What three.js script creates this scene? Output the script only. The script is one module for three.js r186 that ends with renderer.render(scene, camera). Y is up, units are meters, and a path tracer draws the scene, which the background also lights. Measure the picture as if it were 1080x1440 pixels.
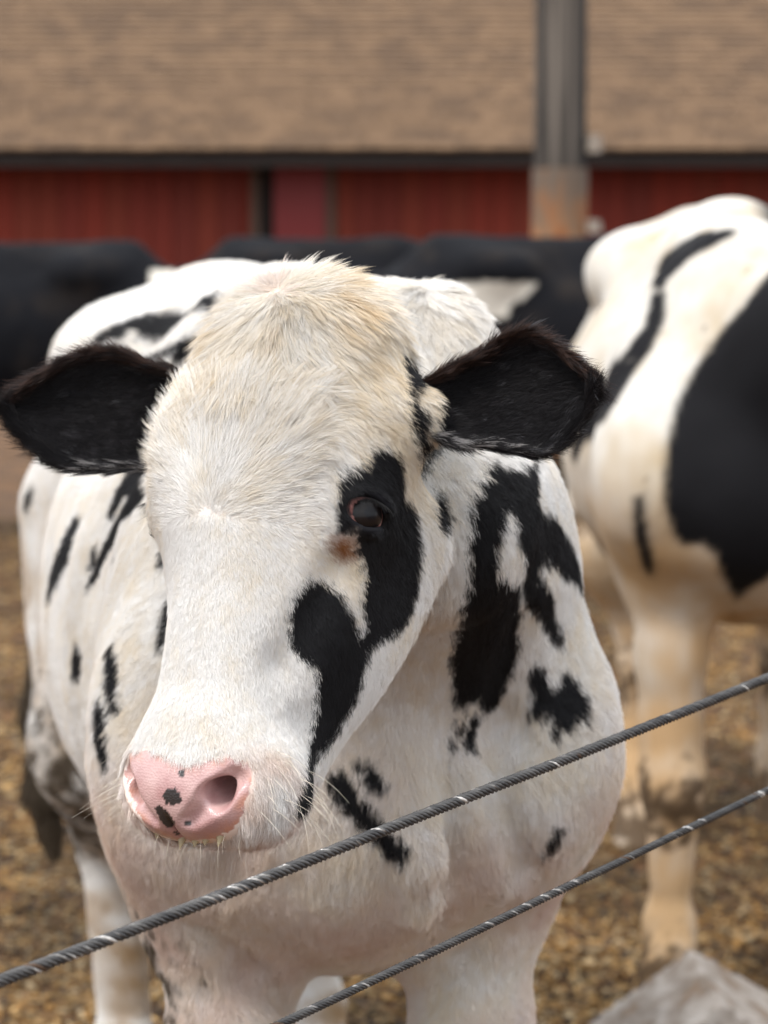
import * as THREE from 'three';
import { mergeGeometries } from 'three/addons/utils/BufferGeometryUtils.js';
import { ImprovedNoise } from 'three/addons/math/ImprovedNoise.js';

// ---------------------------------------------------------------- camera, sky, sun, exposure
const scene = new THREE.Scene();
const camera = new THREE.PerspectiveCamera(24, 768 / 1024, 0.1, 400);
camera.position.set(0, 1.45, 0);
camera.rotation.x = THREE.MathUtils.degToRad(-6.6);
camera.focus = 1.93;
camera.userData.fStop = 6.3;

const skyData = new Float32Array(128 * 64 * 4);
for (let r = 0; r < 64; r++) for (let c = 0; c < 128; c++) {
  const up = Math.max(0, Math.sin(((r + 0.5) / 64 - 0.5) * Math.PI)), g = 0.50 + 0.66 * Math.pow(up, 0.8);
  skyData.set([g * 0.97, g * 1.0, g * 1.05, 1], (r * 128 + c) * 4);
}
const sky = new THREE.DataTexture(skyData, 128, 64, THREE.RGBAFormat, THREE.FloatType);
sky.mapping = THREE.EquirectangularReflectionMapping; sky.magFilter = THREE.LinearFilter; sky.needsUpdate = true;
scene.background = sky; scene.environment = sky;

const sun = new THREE.DirectionalLight(0xfff7ee, 1.5);
sun.name = 'sun'; sun.position.set(-5.5, 12, 1.5); sun.target.position.set(0, 0.8, -4);
sun.castShadow = true; sun.shadow.radius = 26; sun.shadow.mapSize.set(2048, 2048);
Object.assign(sun.shadow.camera, { left: -14, right: 14, top: 14, bottom: -24, near: 1, far: 60 });
scene.add(sun, sun.target);

const renderer = new THREE.WebGLRenderer({ antialias: true });
renderer.toneMapping = THREE.LinearToneMapping;
renderer.toneMappingExposure = 1.95;
renderer.shadowMap.enabled = true;

// ---------------------------------------------------------------- helpers
const V = (x, y, z) => new THREE.Vector3(x, y, z);
function rng(seed) { let s = seed >>> 0; return () => { s = (s + 0x6d2b79f5) | 0; let t = Math.imul(s ^ (s >>> 15), 1 | s); t = (t + Math.imul(t ^ (t >>> 7), 61 | t)) ^ t; return ((t ^ (t >>> 14)) >>> 0) / 4294967296; }; }
const perlin = new ImprovedNoise();
const noise = (x, y, z) => perlin.noise(x + 37.3, y + 11.7, z + 71.1);
const fbm = (x, y, z) => noise(x, y, z) + 0.5 * noise(x * 2.1, y * 2.1, z * 2.1) + 0.25 * noise(x * 4.3, y * 4.3, z * 4.3);
const clamp = (x, a = 0, b = 1) => Math.min(b, Math.max(a, x));
const smooth = (a, b, x) => { const t = clamp((x - a) / (b - a)); return t * t * (3 - 2 * t); };
const mix = (a, b, t) => a + (b - a) * t;
const usedNames = new Map();
function numbered(name) { const n = usedNames.get(name) ?? 0; usedNames.set(name, n + 1); return n ? name + '_' + String(n).padStart(3, '0') : name; }
function tag(o, label, category, group, kind) { Object.assign(o.userData, { label, category }); if (group) o.userData.group = group; if (kind) o.userData.kind = kind; return o; }
function shadowed(o) { o.traverse((m) => { if (m.isMesh) { m.castShadow = true; m.receiveShadow = true; } }); return o; }
function part(name, geometry, material, parent) { const m = new THREE.Mesh(geometry, material); m.name = name; parent.add(m); return m; }

// signed distances
const sminK = (a, b, k) => { const h = Math.max(k - Math.abs(a - b), 0) / k; return Math.min(a, b) - h * h * k * 0.25; };
const smaxK = (a, b, k) => -sminK(-a, -b, k);
function ell(x, y, z, cx, cy, cz, rx, ry, rz) {
  x -= cx; y -= cy; z -= cz;
  const a = x / rx, b = y / ry, c = z / rz, k0 = Math.sqrt(a * a + b * b + c * c);
  if (k0 < 1e-6) return -Math.min(rx, ry, rz);
  const d = a / rx, e = b / ry, f = c / rz, k1 = Math.sqrt(d * d + e * e + f * f);
  return k0 * (k0 - 1) / k1;
}
function cone(x, y, z, ax, ay, az, ra, bx, by, bz, rb) {   // a capsule that tapers
  const ux = bx - ax, uy = by - ay, uz = bz - az, px = x - ax, py = y - ay, pz = z - az;
  const t = clamp((px * ux + py * uy + pz * uz) / (ux * ux + uy * uy + uz * uz));
  const dx = px - ux * t, dy = py - uy * t, dz = pz - uz * t;
  return Math.sqrt(dx * dx + dy * dy + dz * dz) - (ra + (rb - ra) * t);
}
// surface nets over the zero set of f inside a box; keep(p) may drop faces
function mesher(f, lo, hi, h, keep) {
  const B = 8, n = [0, 1, 2].map((k) => Math.ceil((hi[k] - lo[k]) / h / B) * B), [nx, ny, nz] = n, sx = 1, sy = nx + 1, sz = (nx + 1) * (ny + 1);
  const field = new Float32Array(sz * (nz + 1)).fill(1), blocks = [], half = B * h / 2;
  for (let bz = 0; bz < nz; bz += B) for (let by = 0; by < ny; by += B) for (let bx = 0; bx < nx; bx += B) {
    const d = f(lo[0] + bx * h + half, lo[1] + by * h + half, lo[2] + bz * h + half);
    if (Math.abs(d) > half * 2.3 + 0.01) { if (d < 0) for (let k = 0; k <= B; k++) for (let j = 0; j <= B; j++) field.fill(-1, (bz + k) * sz + (by + j) * sy + bx, (bz + k) * sz + (by + j) * sy + bx + B + 1); continue; }
    blocks.push([bx, by, bz]);
  }
  for (const [bx, by, bz] of blocks) for (let k = 0; k <= B; k++) for (let j = 0; j <= B; j++) for (let i = 0; i <= B; i++) {
    const at = (bz + k) * sz + (by + j) * sy + bx + i;
    field[at] = f(lo[0] + (bx + i) * h, lo[1] + (by + j) * h, lo[2] + (bz + k) * h);
  }
  const index = new Map(), pos = [], tri = [], off = [];
  for (let k = 0; k < 8; k++) off.push((k & 1) + (k >> 1 & 1) * sy + (k >> 2 & 1) * sz);
  const EDGES = [[0, 1], [2, 3], [4, 5], [6, 7], [0, 2], [1, 3], [4, 6], [5, 7], [0, 4], [1, 5], [2, 6], [3, 7]];
  for (const [bx, by, bz] of blocks) for (let k = 0; k < B; k++) for (let j = 0; j < B; j++) for (let i = 0; i < B; i++) {
    const at = (bz + k) * sz + (by + j) * sy + bx + i;
    let mask = 0;
    for (let c = 0; c < 8; c++) if (field[at + off[c]] < 0) mask |= 1 << c;
    if (mask === 0 || mask === 255) continue;
    let x = 0, y = 0, z = 0, m = 0;
    for (const [a, b] of EDGES) {
      if ((mask >> a & 1) === (mask >> b & 1)) continue;
      const fa = field[at + off[a]], t = fa / (fa - field[at + off[b]]);
      x += mix(a & 1, b & 1, t); y += mix(a >> 1 & 1, b >> 1 & 1, t); z += mix(a >> 2, b >> 2, t); m++;
    }
    index.set(at, pos.length / 3);
    pos.push(lo[0] + (bx + i + x / m) * h, lo[1] + (by + j + y / m) * h, lo[2] + (bz + k + z / m) * h);
  }
  const quad = (a, b, c, d, flip) => {
    if (a === undefined || b === undefined || c === undefined || d === undefined) return;
    if (keep && !keep((pos[a * 3] + pos[c * 3]) / 2, (pos[a * 3 + 1] + pos[c * 3 + 1]) / 2, (pos[a * 3 + 2] + pos[c * 3 + 2]) / 2)) return;
    if (flip) tri.push(a, c, b, a, d, c); else tri.push(a, b, c, a, c, d);
  };
  for (const at of index.keys()) {
    const s = field[at] < 0;
    if (s !== field[at + sx] < 0) quad(index.get(at), index.get(at - sy), index.get(at - sy - sz), index.get(at - sz), !s);
    if (s !== field[at + sy] < 0) quad(index.get(at), index.get(at - sz), index.get(at - sz - sx), index.get(at - sx), !s);
    if (s !== field[at + sz] < 0) quad(index.get(at), index.get(at - sx), index.get(at - sx - sy), index.get(at - sy), !s);
  }
  // normals from the field, one step onto the surface
  const e = h * 0.6, nor = new Float32Array(pos.length), P = new Float32Array(pos);
  for (let i = 0; i < P.length; i += 3) {
    const x = P[i], y = P[i + 1], z = P[i + 2];
    let gx = f(x + e, y, z) - f(x - e, y, z), gy = f(x, y + e, z) - f(x, y - e, z), gz = f(x, y, z + e) - f(x, y, z - e);
    const l = Math.hypot(gx, gy, gz) || 1; gx /= l; gy /= l; gz /= l;
    const d = clamp(f(x, y, z), -h, h);
    P[i] -= gx * d * 0.8; P[i + 1] -= gy * d * 0.8; P[i + 2] -= gz * d * 0.8;
    nor[i] = gx; nor[i + 1] = gy; nor[i + 2] = gz;
  }
  // drop unused vertices: that no face uses
  const map = new Int32Array(P.length / 3).fill(-1); let used = 0;
  for (const t of tri) if (map[t] < 0) map[t] = used++;
  const p2 = new Float32Array(used * 3), n2 = new Float32Array(used * 3);
  for (let i = 0; i < map.length; i++) if (map[i] >= 0) for (let c = 0; c < 3; c++) { p2[map[i] * 3 + c] = P[i * 3 + c]; n2[map[i] * 3 + c] = nor[i * 3 + c]; }
  const g = new THREE.BufferGeometry();
  g.setAttribute('position', new THREE.BufferAttribute(p2, 3));
  g.setAttribute('normal', new THREE.BufferAttribute(n2, 3));
  g.setIndex(tri.map((t) => map[t]));
  return g;
}

// ---------------------------------------------------------------- a cow: x its left, y up, z forward, metres, origin on the ground between the forefeet
// head frame: x its left, y up along the face, z out of the forehead, origin on the forehead between the eyes
function headShape(x0, y, z) {
  const x = Math.abs(x0);
  let d = ell(x, y, z, 0, 0.055, -0.098, 0.101, 0.105, 0.092);                          // cranium
  d = sminK(d, ell(x, y, z, 0, 0.142, -0.084, 0.077, 0.061, 0.062), 0.06);              // poll
  d = sminK(d, ell(x, y, z, 0, 0.01, -0.062, 0.089, 0.100, 0.058), 0.045);              // forehead
  d = sminK(d, ell(x, y, z, 0.057, 0.022, -0.058, 0.036, 0.048, 0.042), 0.03);          // brow
  d = sminK(d, cone(x, y, z, 0.007, -0.03, -0.048, 0.043, 0.008, -0.20, -0.062, 0.035), 0.04);   // nose bridge
  d = sminK(d, cone(x, y, z, 0.010, -0.03, -0.095, 0.046, 0.010, -0.215, -0.092, 0.038), 0.04);
  d = sminK(d, ell(x, y, z, 0.070, -0.012, -0.076, 0.040, 0.038, 0.038), 0.025);         // orbit
  d = sminK(d, ell(x, y, z, 0.050, -0.055, -0.135, 0.048, 0.110, 0.075), 0.05);         // cheek
  d = sminK(d, cone(x, y, z, 0.052, 0.00, -0.200, 0.046, 0.030, -0.215, -0.145, 0.030), 0.045);  // jaw
  d = sminK(d, ell(x, y, z, 0, -0.252, -0.075, 0.068, 0.050, 0.056), 0.04);             // muzzle
  d = sminK(d, ell(x, y, z, 0.040, -0.260, -0.092, 0.038, 0.040, 0.046), 0.025);        // upper lip
  d = sminK(d, ell(x, y, z, 0, -0.272, -0.062, 0.052, 0.036, 0.038), 0.02);             // nose pad
  d = sminK(d, ell(x, y, z, 0, -0.238, -0.145, 0.045, 0.050, 0.034), 0.02);             // chin
  d = sminK(d, cone(x, y, z, 0.070, 0.080, -0.115, 0.034, 0.104, 0.088, -0.120, 0.021), 0.045);  // root of the ear
  return d;
}
// the eye sits where a line out of the skull meets the skin
const GAZE = [0.84, 0.54], EYE = (() => { let t = 0.06; const p = (t) => [0.072 + GAZE[0] * t, -0.021, -0.092 + GAZE[1] * t]; for (let k = 0; k < 80; k++) { const d = headShape(...p(t)); if (d < 1e-5) break; t -= d * 0.7; } return p(t); })();
function headField(x0, y, z) {
  const x = Math.abs(x0);
  let d = headShape(x, y, z);
  if (y < 0.03 && y > -0.07 && z > -0.15) {
    const dx = x - EYE[0], dz = z - EYE[2], dy = y - EYE[1], g = dx * GAZE[0] + dz * GAZE[1], s = -dx * GAZE[1] + dz * GAZE[0];   // g out of the eye, s towards the muzzle side
    const arch = dy - 0.0138 + 13 * s * s, arch2 = dy + 0.0140 - 11 * s * s - 0.10 * s;
    d = sminK(d, Math.sqrt(arch * arch + (g + 0.0015) * (g + 0.0015) + Math.max(0, Math.abs(s) - 0.017) ** 2) - 0.0062, 0.010);      // upper lid
    d = sminK(d, Math.sqrt(arch2 * arch2 + (g + 0.0035) * (g + 0.0035) + Math.max(0, Math.abs(s) - 0.016) ** 2) - 0.0042, 0.010);    // lower lid
    d = smaxK(d, -ell(s, dy, g, 0.0, -0.0008, 0.002, 0.0198, 0.0120, 0.016), 0.004);                                                // opening
  }
  if (y < 0 && y > -0.2) d = smaxK(d, -cone(x, y, z, 0.098, -0.075, -0.066, 0.006, 0.068, -0.155, -0.062, 0.010), 0.030);   // hollow under the cheekbone
  // nostril: a comma that opens forward and to the side
  if (y < -0.2) {
    d = smaxK(d, -cone(x, y, z, 0.020, -0.300, -0.040, 0.0060, 0.045, -0.284, -0.030, 0.0125), 0.007);
    d = smaxK(d, -cone(x, y, z, 0.045, -0.284, -0.030, 0.0120, 0.056, -0.262, -0.040, 0.0080), 0.007);
    d = smaxK(d, -cone(x, y, z, 0.043, -0.282, -0.034, 0.0115, 0.036, -0.250, -0.070, 0.0120), 0.006);
    d = smaxK(d, -ell(x, y, z, 0, -0.318, -0.045, 0.0022, 0.02, 0.02), 0.006);                          // groove of the lip
  }
  return d;
}
// body field of one cow; pose: { head: Matrix4 (head frame in the cow frame), neck: [[x,y,z,r]...], legs: { fl, fr, hl, hr: [forward, side] } }
function cowField(pose) {
  const inv = pose.head.clone().invert().elements, L = pose.legs ?? {}, fl = L.fl ?? [0, 0], fr = L.fr ?? [0, 0], hl = L.hl ?? [0, 0], hr = L.hr ?? [0, 0];
  const neck = pose.neck, tail = pose.tail ?? [], belly = pose.belly ?? 1, blend = pose.neckBlend ?? 0.10, join = pose.join ?? 0.05;
  const centre = new THREE.Vector3(0, -0.05, -0.12).applyMatrix4(pose.head), cx = centre.x, cy = centre.y, cz = centre.z;
  const hx = (x, y, z) => inv[0] * x + inv[4] * y + inv[8] * z + inv[12], hy = (x, y, z) => inv[1] * x + inv[5] * y + inv[9] * z + inv[13], hz = (x, y, z) => inv[2] * x + inv[6] * y + inv[10] * z + inv[14];
  const head = (x, y, z) => headField(hx(x, y, z), hy(x, y, z), hz(x, y, z));
  const body = (x, y, z) => {
    const a = Math.abs(x), left = x > 0;
    let d = ell(x, y, z, 0, 0.96, -0.66, 0.30 * belly, 0.36, 0.62);                                // barrel
    d = sminK(d, ell(x, y, z, 0, 0.975, -0.14, 0.21, 0.32, 0.30), 0.12);                            // chest
    d = sminK(d, ell(a, y, z, 0.145, 0.93, -0.05, 0.105, 0.24, 0.185), 0.08);                        // shoulder
    d = sminK(d, ell(a, y, z, 0.165, 0.93, 0.060, 0.095, 0.12, 0.11), 0.08);                        // point of the shoulder
    d = sminK(d, ell(x, y, z, 0, 0.90, 0.03, 0.13, 0.145, 0.155), 0.12);                             // brisket
    d = sminK(d, cone(x, y, z, 0, 1.27, -0.10, 0.085, 0, 1.295, -0.50, 0.085), 0.12);                // withers
    d = sminK(d, cone(x, y, z, 0, 1.28, -0.50, 0.10, 0, 1.315, -1.30, 0.085), 0.12);                 // spine
    d = sminK(d, ell(x, y, z, 0, 1.10, -1.28, 0.235, 0.245, 0.30), 0.10);                            // rump
    d = sminK(d, ell(a, y, z, 0.17, 1.265, -1.12, 0.085, 0.065, 0.15), 0.16);                        // hip
    d = sminK(d, ell(a, y, z, 0.120, 1.190, -1.56, 0.06, 0.06, 0.07), 0.08);                         // pin bone
    const H = left ? hl : hr, G = left ? fl : fr, hz0 = H[0], hx0 = H[1], fz0 = G[0], fx0 = G[1];
    d = sminK(d, cone(a, y, z, 0.150, 1.00, -1.38, 0.165, 0.185, 0.66, -1.30 + hz0 * 0.4, 0.105), 0.09);   // thigh
    let leg = cone(a, y, z, 0.185, 0.66, -1.30 + hz0 * 0.4, 0.100, 0.170 + hx0, 0.49, -1.50 + hz0, 0.055);
    leg = sminK(leg, cone(a, y, z, 0.170 + hx0, 0.49, -1.50 + hz0, 0.052, 0.165 + hx0, 0.17, -1.46 + hz0, 0.036), 0.03);
    leg = sminK(leg, cone(a, y, z, 0.165 + hx0, 0.15, -1.45 + hz0, 0.046, 0.165 + hx0, 0.08, -1.41 + hz0, 0.046), 0.03);
    d = sminK(d, leg, 0.08);
    let fore = cone(a, y, z, 0.135, 0.84, -0.01, 0.082, 0.128 + fx0 * 0.5, 0.62, 0.0 + fz0 * 0.5, 0.056);
    fore = sminK(fore, cone(a, y, z, 0.128 + fx0 * 0.5, 0.62, 0.0 + fz0 * 0.5, 0.056, 0.122 + fx0, 0.42, fz0, 0.054), 0.04);
    fore = sminK(fore, ell(a, y, z, 0.122 + fx0, 0.395, 0.008 + fz0, 0.055, 0.065, 0.056), 0.03);
    fore = sminK(fore, cone(a, y, z, 0.122 + fx0, 0.36, fz0, 0.044, 0.122 + fx0, 0.17, -0.01 + fz0, 0.034), 0.03);
    fore = sminK(fore, cone(a, y, z, 0.122 + fx0, 0.145, -0.01 + fz0, 0.046, 0.122 + fx0, 0.08, 0.025 + fz0, 0.046), 0.03);
    d = sminK(d, fore, 0.05);
    if (y < 0.2) for (let k = 0; k < 2; k++) {                                                                // hooves
      const hx1 = k ? 0.165 + hx0 : 0.122 + fx0, hz1 = k ? -1.39 + hz0 : 0.03 + fz0;
      d = sminK(d, smaxK(cone(a, y, z, hx1, 0.06, hz1, 0.052, hx1, 0.0, hz1 + 0.025, 0.064), -y, 0.01), 0.015);
    }
    // udder and tail
    d = sminK(d, ell(x, y, z, 0, 0.66, -1.22, 0.11, 0.10, 0.15), 0.06);
    if (z < -1.3) for (let k = 0; k + 1 < tail.length; k++) { const p = tail[k], q = tail[k + 1]; d = sminK(d, cone(x, y, z, p[0], p[1], p[2], p[3], q[0], q[1], q[2], q[3]), 0.02); }
    if (z > -0.6) for (let k = 0; k + 1 < neck.length; k++) { const p = neck[k], q = neck[k + 1]; d = sminK(d, cone(x, y, z, p[0], p[1], p[2], p[3], q[0], q[1], q[2], q[3]), blend); }
    if (pose.extra) d = pose.extra(d, x, y, z);
    if (d < 0.05 && d > -0.05) d += 0.006 * noise(x * 7, y * 6, z * 7) + 0.0028 * noise(x * 17, y * 13, z * 17);
    return d;
  };
  const all = (x, y, z) => {
    const far = Math.sqrt((x - cx) * (x - cx) + (y - cy) * (y - cy) + (z - cz) * (z - cz)) - 0.36, b = body(x, y, z);
    return far > 0.1 ? Math.min(b, far) : sminK(b, head(x, y, z), join);
  };
  return { all, head, body, hx, hy, hz, inv };
}

// ---------------------------------------------------------------- the cow at the fence
const cowPlace = new THREE.Matrix4().makeRotationY(THREE.MathUtils.degToRad(9.5)).setPosition(-0.035, 0, -2.45);
const headPlace = new THREE.Matrix4().makeRotationFromEuler(new THREE.Euler(THREE.MathUtils.degToRad(-27), THREE.MathUtils.degToRad(-35), THREE.MathUtils.degToRad(5), 'YXZ')).scale(V(0.965, 0.965, 0.965)).setPosition(-0.133, 1.268, -1.939);
const headIn = cowPlace.clone().invert().multiply(headPlace);
const mainPose = {
  join: 0.028,
  head: headIn,
  neck: [[0.0, 1.12, -0.16, 0.17], [0.035, 1.15, 0.08, 0.145], [0.03, 1.19, 0.28, 0.10]],
  extra: (d, x, y, z) => {
    if (z < -0.5) return d;
    d = sminK(d, cone(x, y, z, 0, 1.27, -0.22, 0.11, 0.052, 1.328, 0.09, 0.072), 0.08);                                             // crest of the neck
    if (z < -0.1 || y < 0.6) return d;
    d = sminK(d, cone(x, y, z, 0.022, 1.00, 0.176, 0.016, 0.038, 0.86, 0.197, 0.016), 0.030);                                       // dewlap
    d = sminK(d, cone(x, y, z, 0.038, 0.86, 0.197, 0.016, 0.044, 0.800, 0.168, 0.008), 0.030);
    d = smaxK(d, -cone(x, y, z, 0.066, 0.93, 0.206, 0.005, 0.070, 0.83, 0.190, 0.012), 0.024);                                      // its fold
    d = smaxK(d, -cone(x, y, z, 0.002, 0.90, 0.222, 0.004, 0.012, 0.80, 0.196, 0.008), 0.024);
    d = smaxK(d, -cone(x, y, z, 0.134, 1.09, 0.245, 0.010, 0.124, 0.97, 0.184, 0.018), 0.030);                                      // furrow before the shoulder
    d = smaxK(d, -cone(x, y, z, 0.124, 0.97, 0.184, 0.018, 0.118, 0.87, 0.194, 0.008), 0.030);
    const b = Math.abs(x);
    d = smaxK(d, -cone(b, y, z, 0.064, 0.645, 0.025, 0.014, 0.110, 0.708, 0.076, 0.016), 0.022);                                    // between breast and foreleg
    d = smaxK(d, -cone(b, y, z, 0.110, 0.708, 0.076, 0.016, 0.160, 0.770, 0.108, 0.006), 0.022);
    d = smaxK(d, -cone(b, y, z, 0.130, 0.90, 0.190, 0.004, 0.150, 0.83, 0.158, 0.010), 0.026);
    return d;
  },
  legs: { fl: [0.0, 0], fr: [0.02, 0.0], hl: [-0.05, 0], hr: [0.10, 0] },
  tail: [[0, 1.22, -1.60, 0.035], [-0.12, 1.06, -1.67, 0.026], [-0.24, 0.84, -1.66, 0.018], [-0.275, 0.64, -1.61, 0.024], [-0.28, 0.52, -1.60, 0.020], [-0.265, 0.42, -1.59, 0.006]],
};
const mainCow = cowField(mainPose);

// the cow beside it
const cow2Place = new THREE.Matrix4().makeRotationY(THREE.MathUtils.degToRad(-4)).scale(V(1.08, 1.08, 1.08)).setPosition(0.67, 0, -4.42);
const headTurned = (x, y, z, yaw, pitch, roll = 0) => new THREE.Matrix4().makeRotationFromEuler(new THREE.Euler(pitch, yaw, roll, 'YXZ')).setPosition(x, y, z);
const cow2Pose = {
  belly: 1.06,
  head: headTurned(0.62, 1.06, 0.22, 1.25, -0.5), neck: [[0.0, 1.12, -0.16, 0.18], [0.14, 1.16, 0.08, 0.15], [0.40, 1.10, 0.16, 0.12]],
  legs: { fl: [-0.12, 0.0], fr: [0.02, 0.0], hl: [0.12, 0.02], hr: [0.30, -0.03] },
  tail: [[0, 1.22, -1.60, 0.035], [0, 1.02, -1.68, 0.025], [0.02, 0.62, -1.68, 0.022], [0.02, 0.45, -1.66, 0.035], [0.02, 0.32, -1.66, 0.02]],
};
const cow2 = cowField(cow2Pose);

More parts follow.
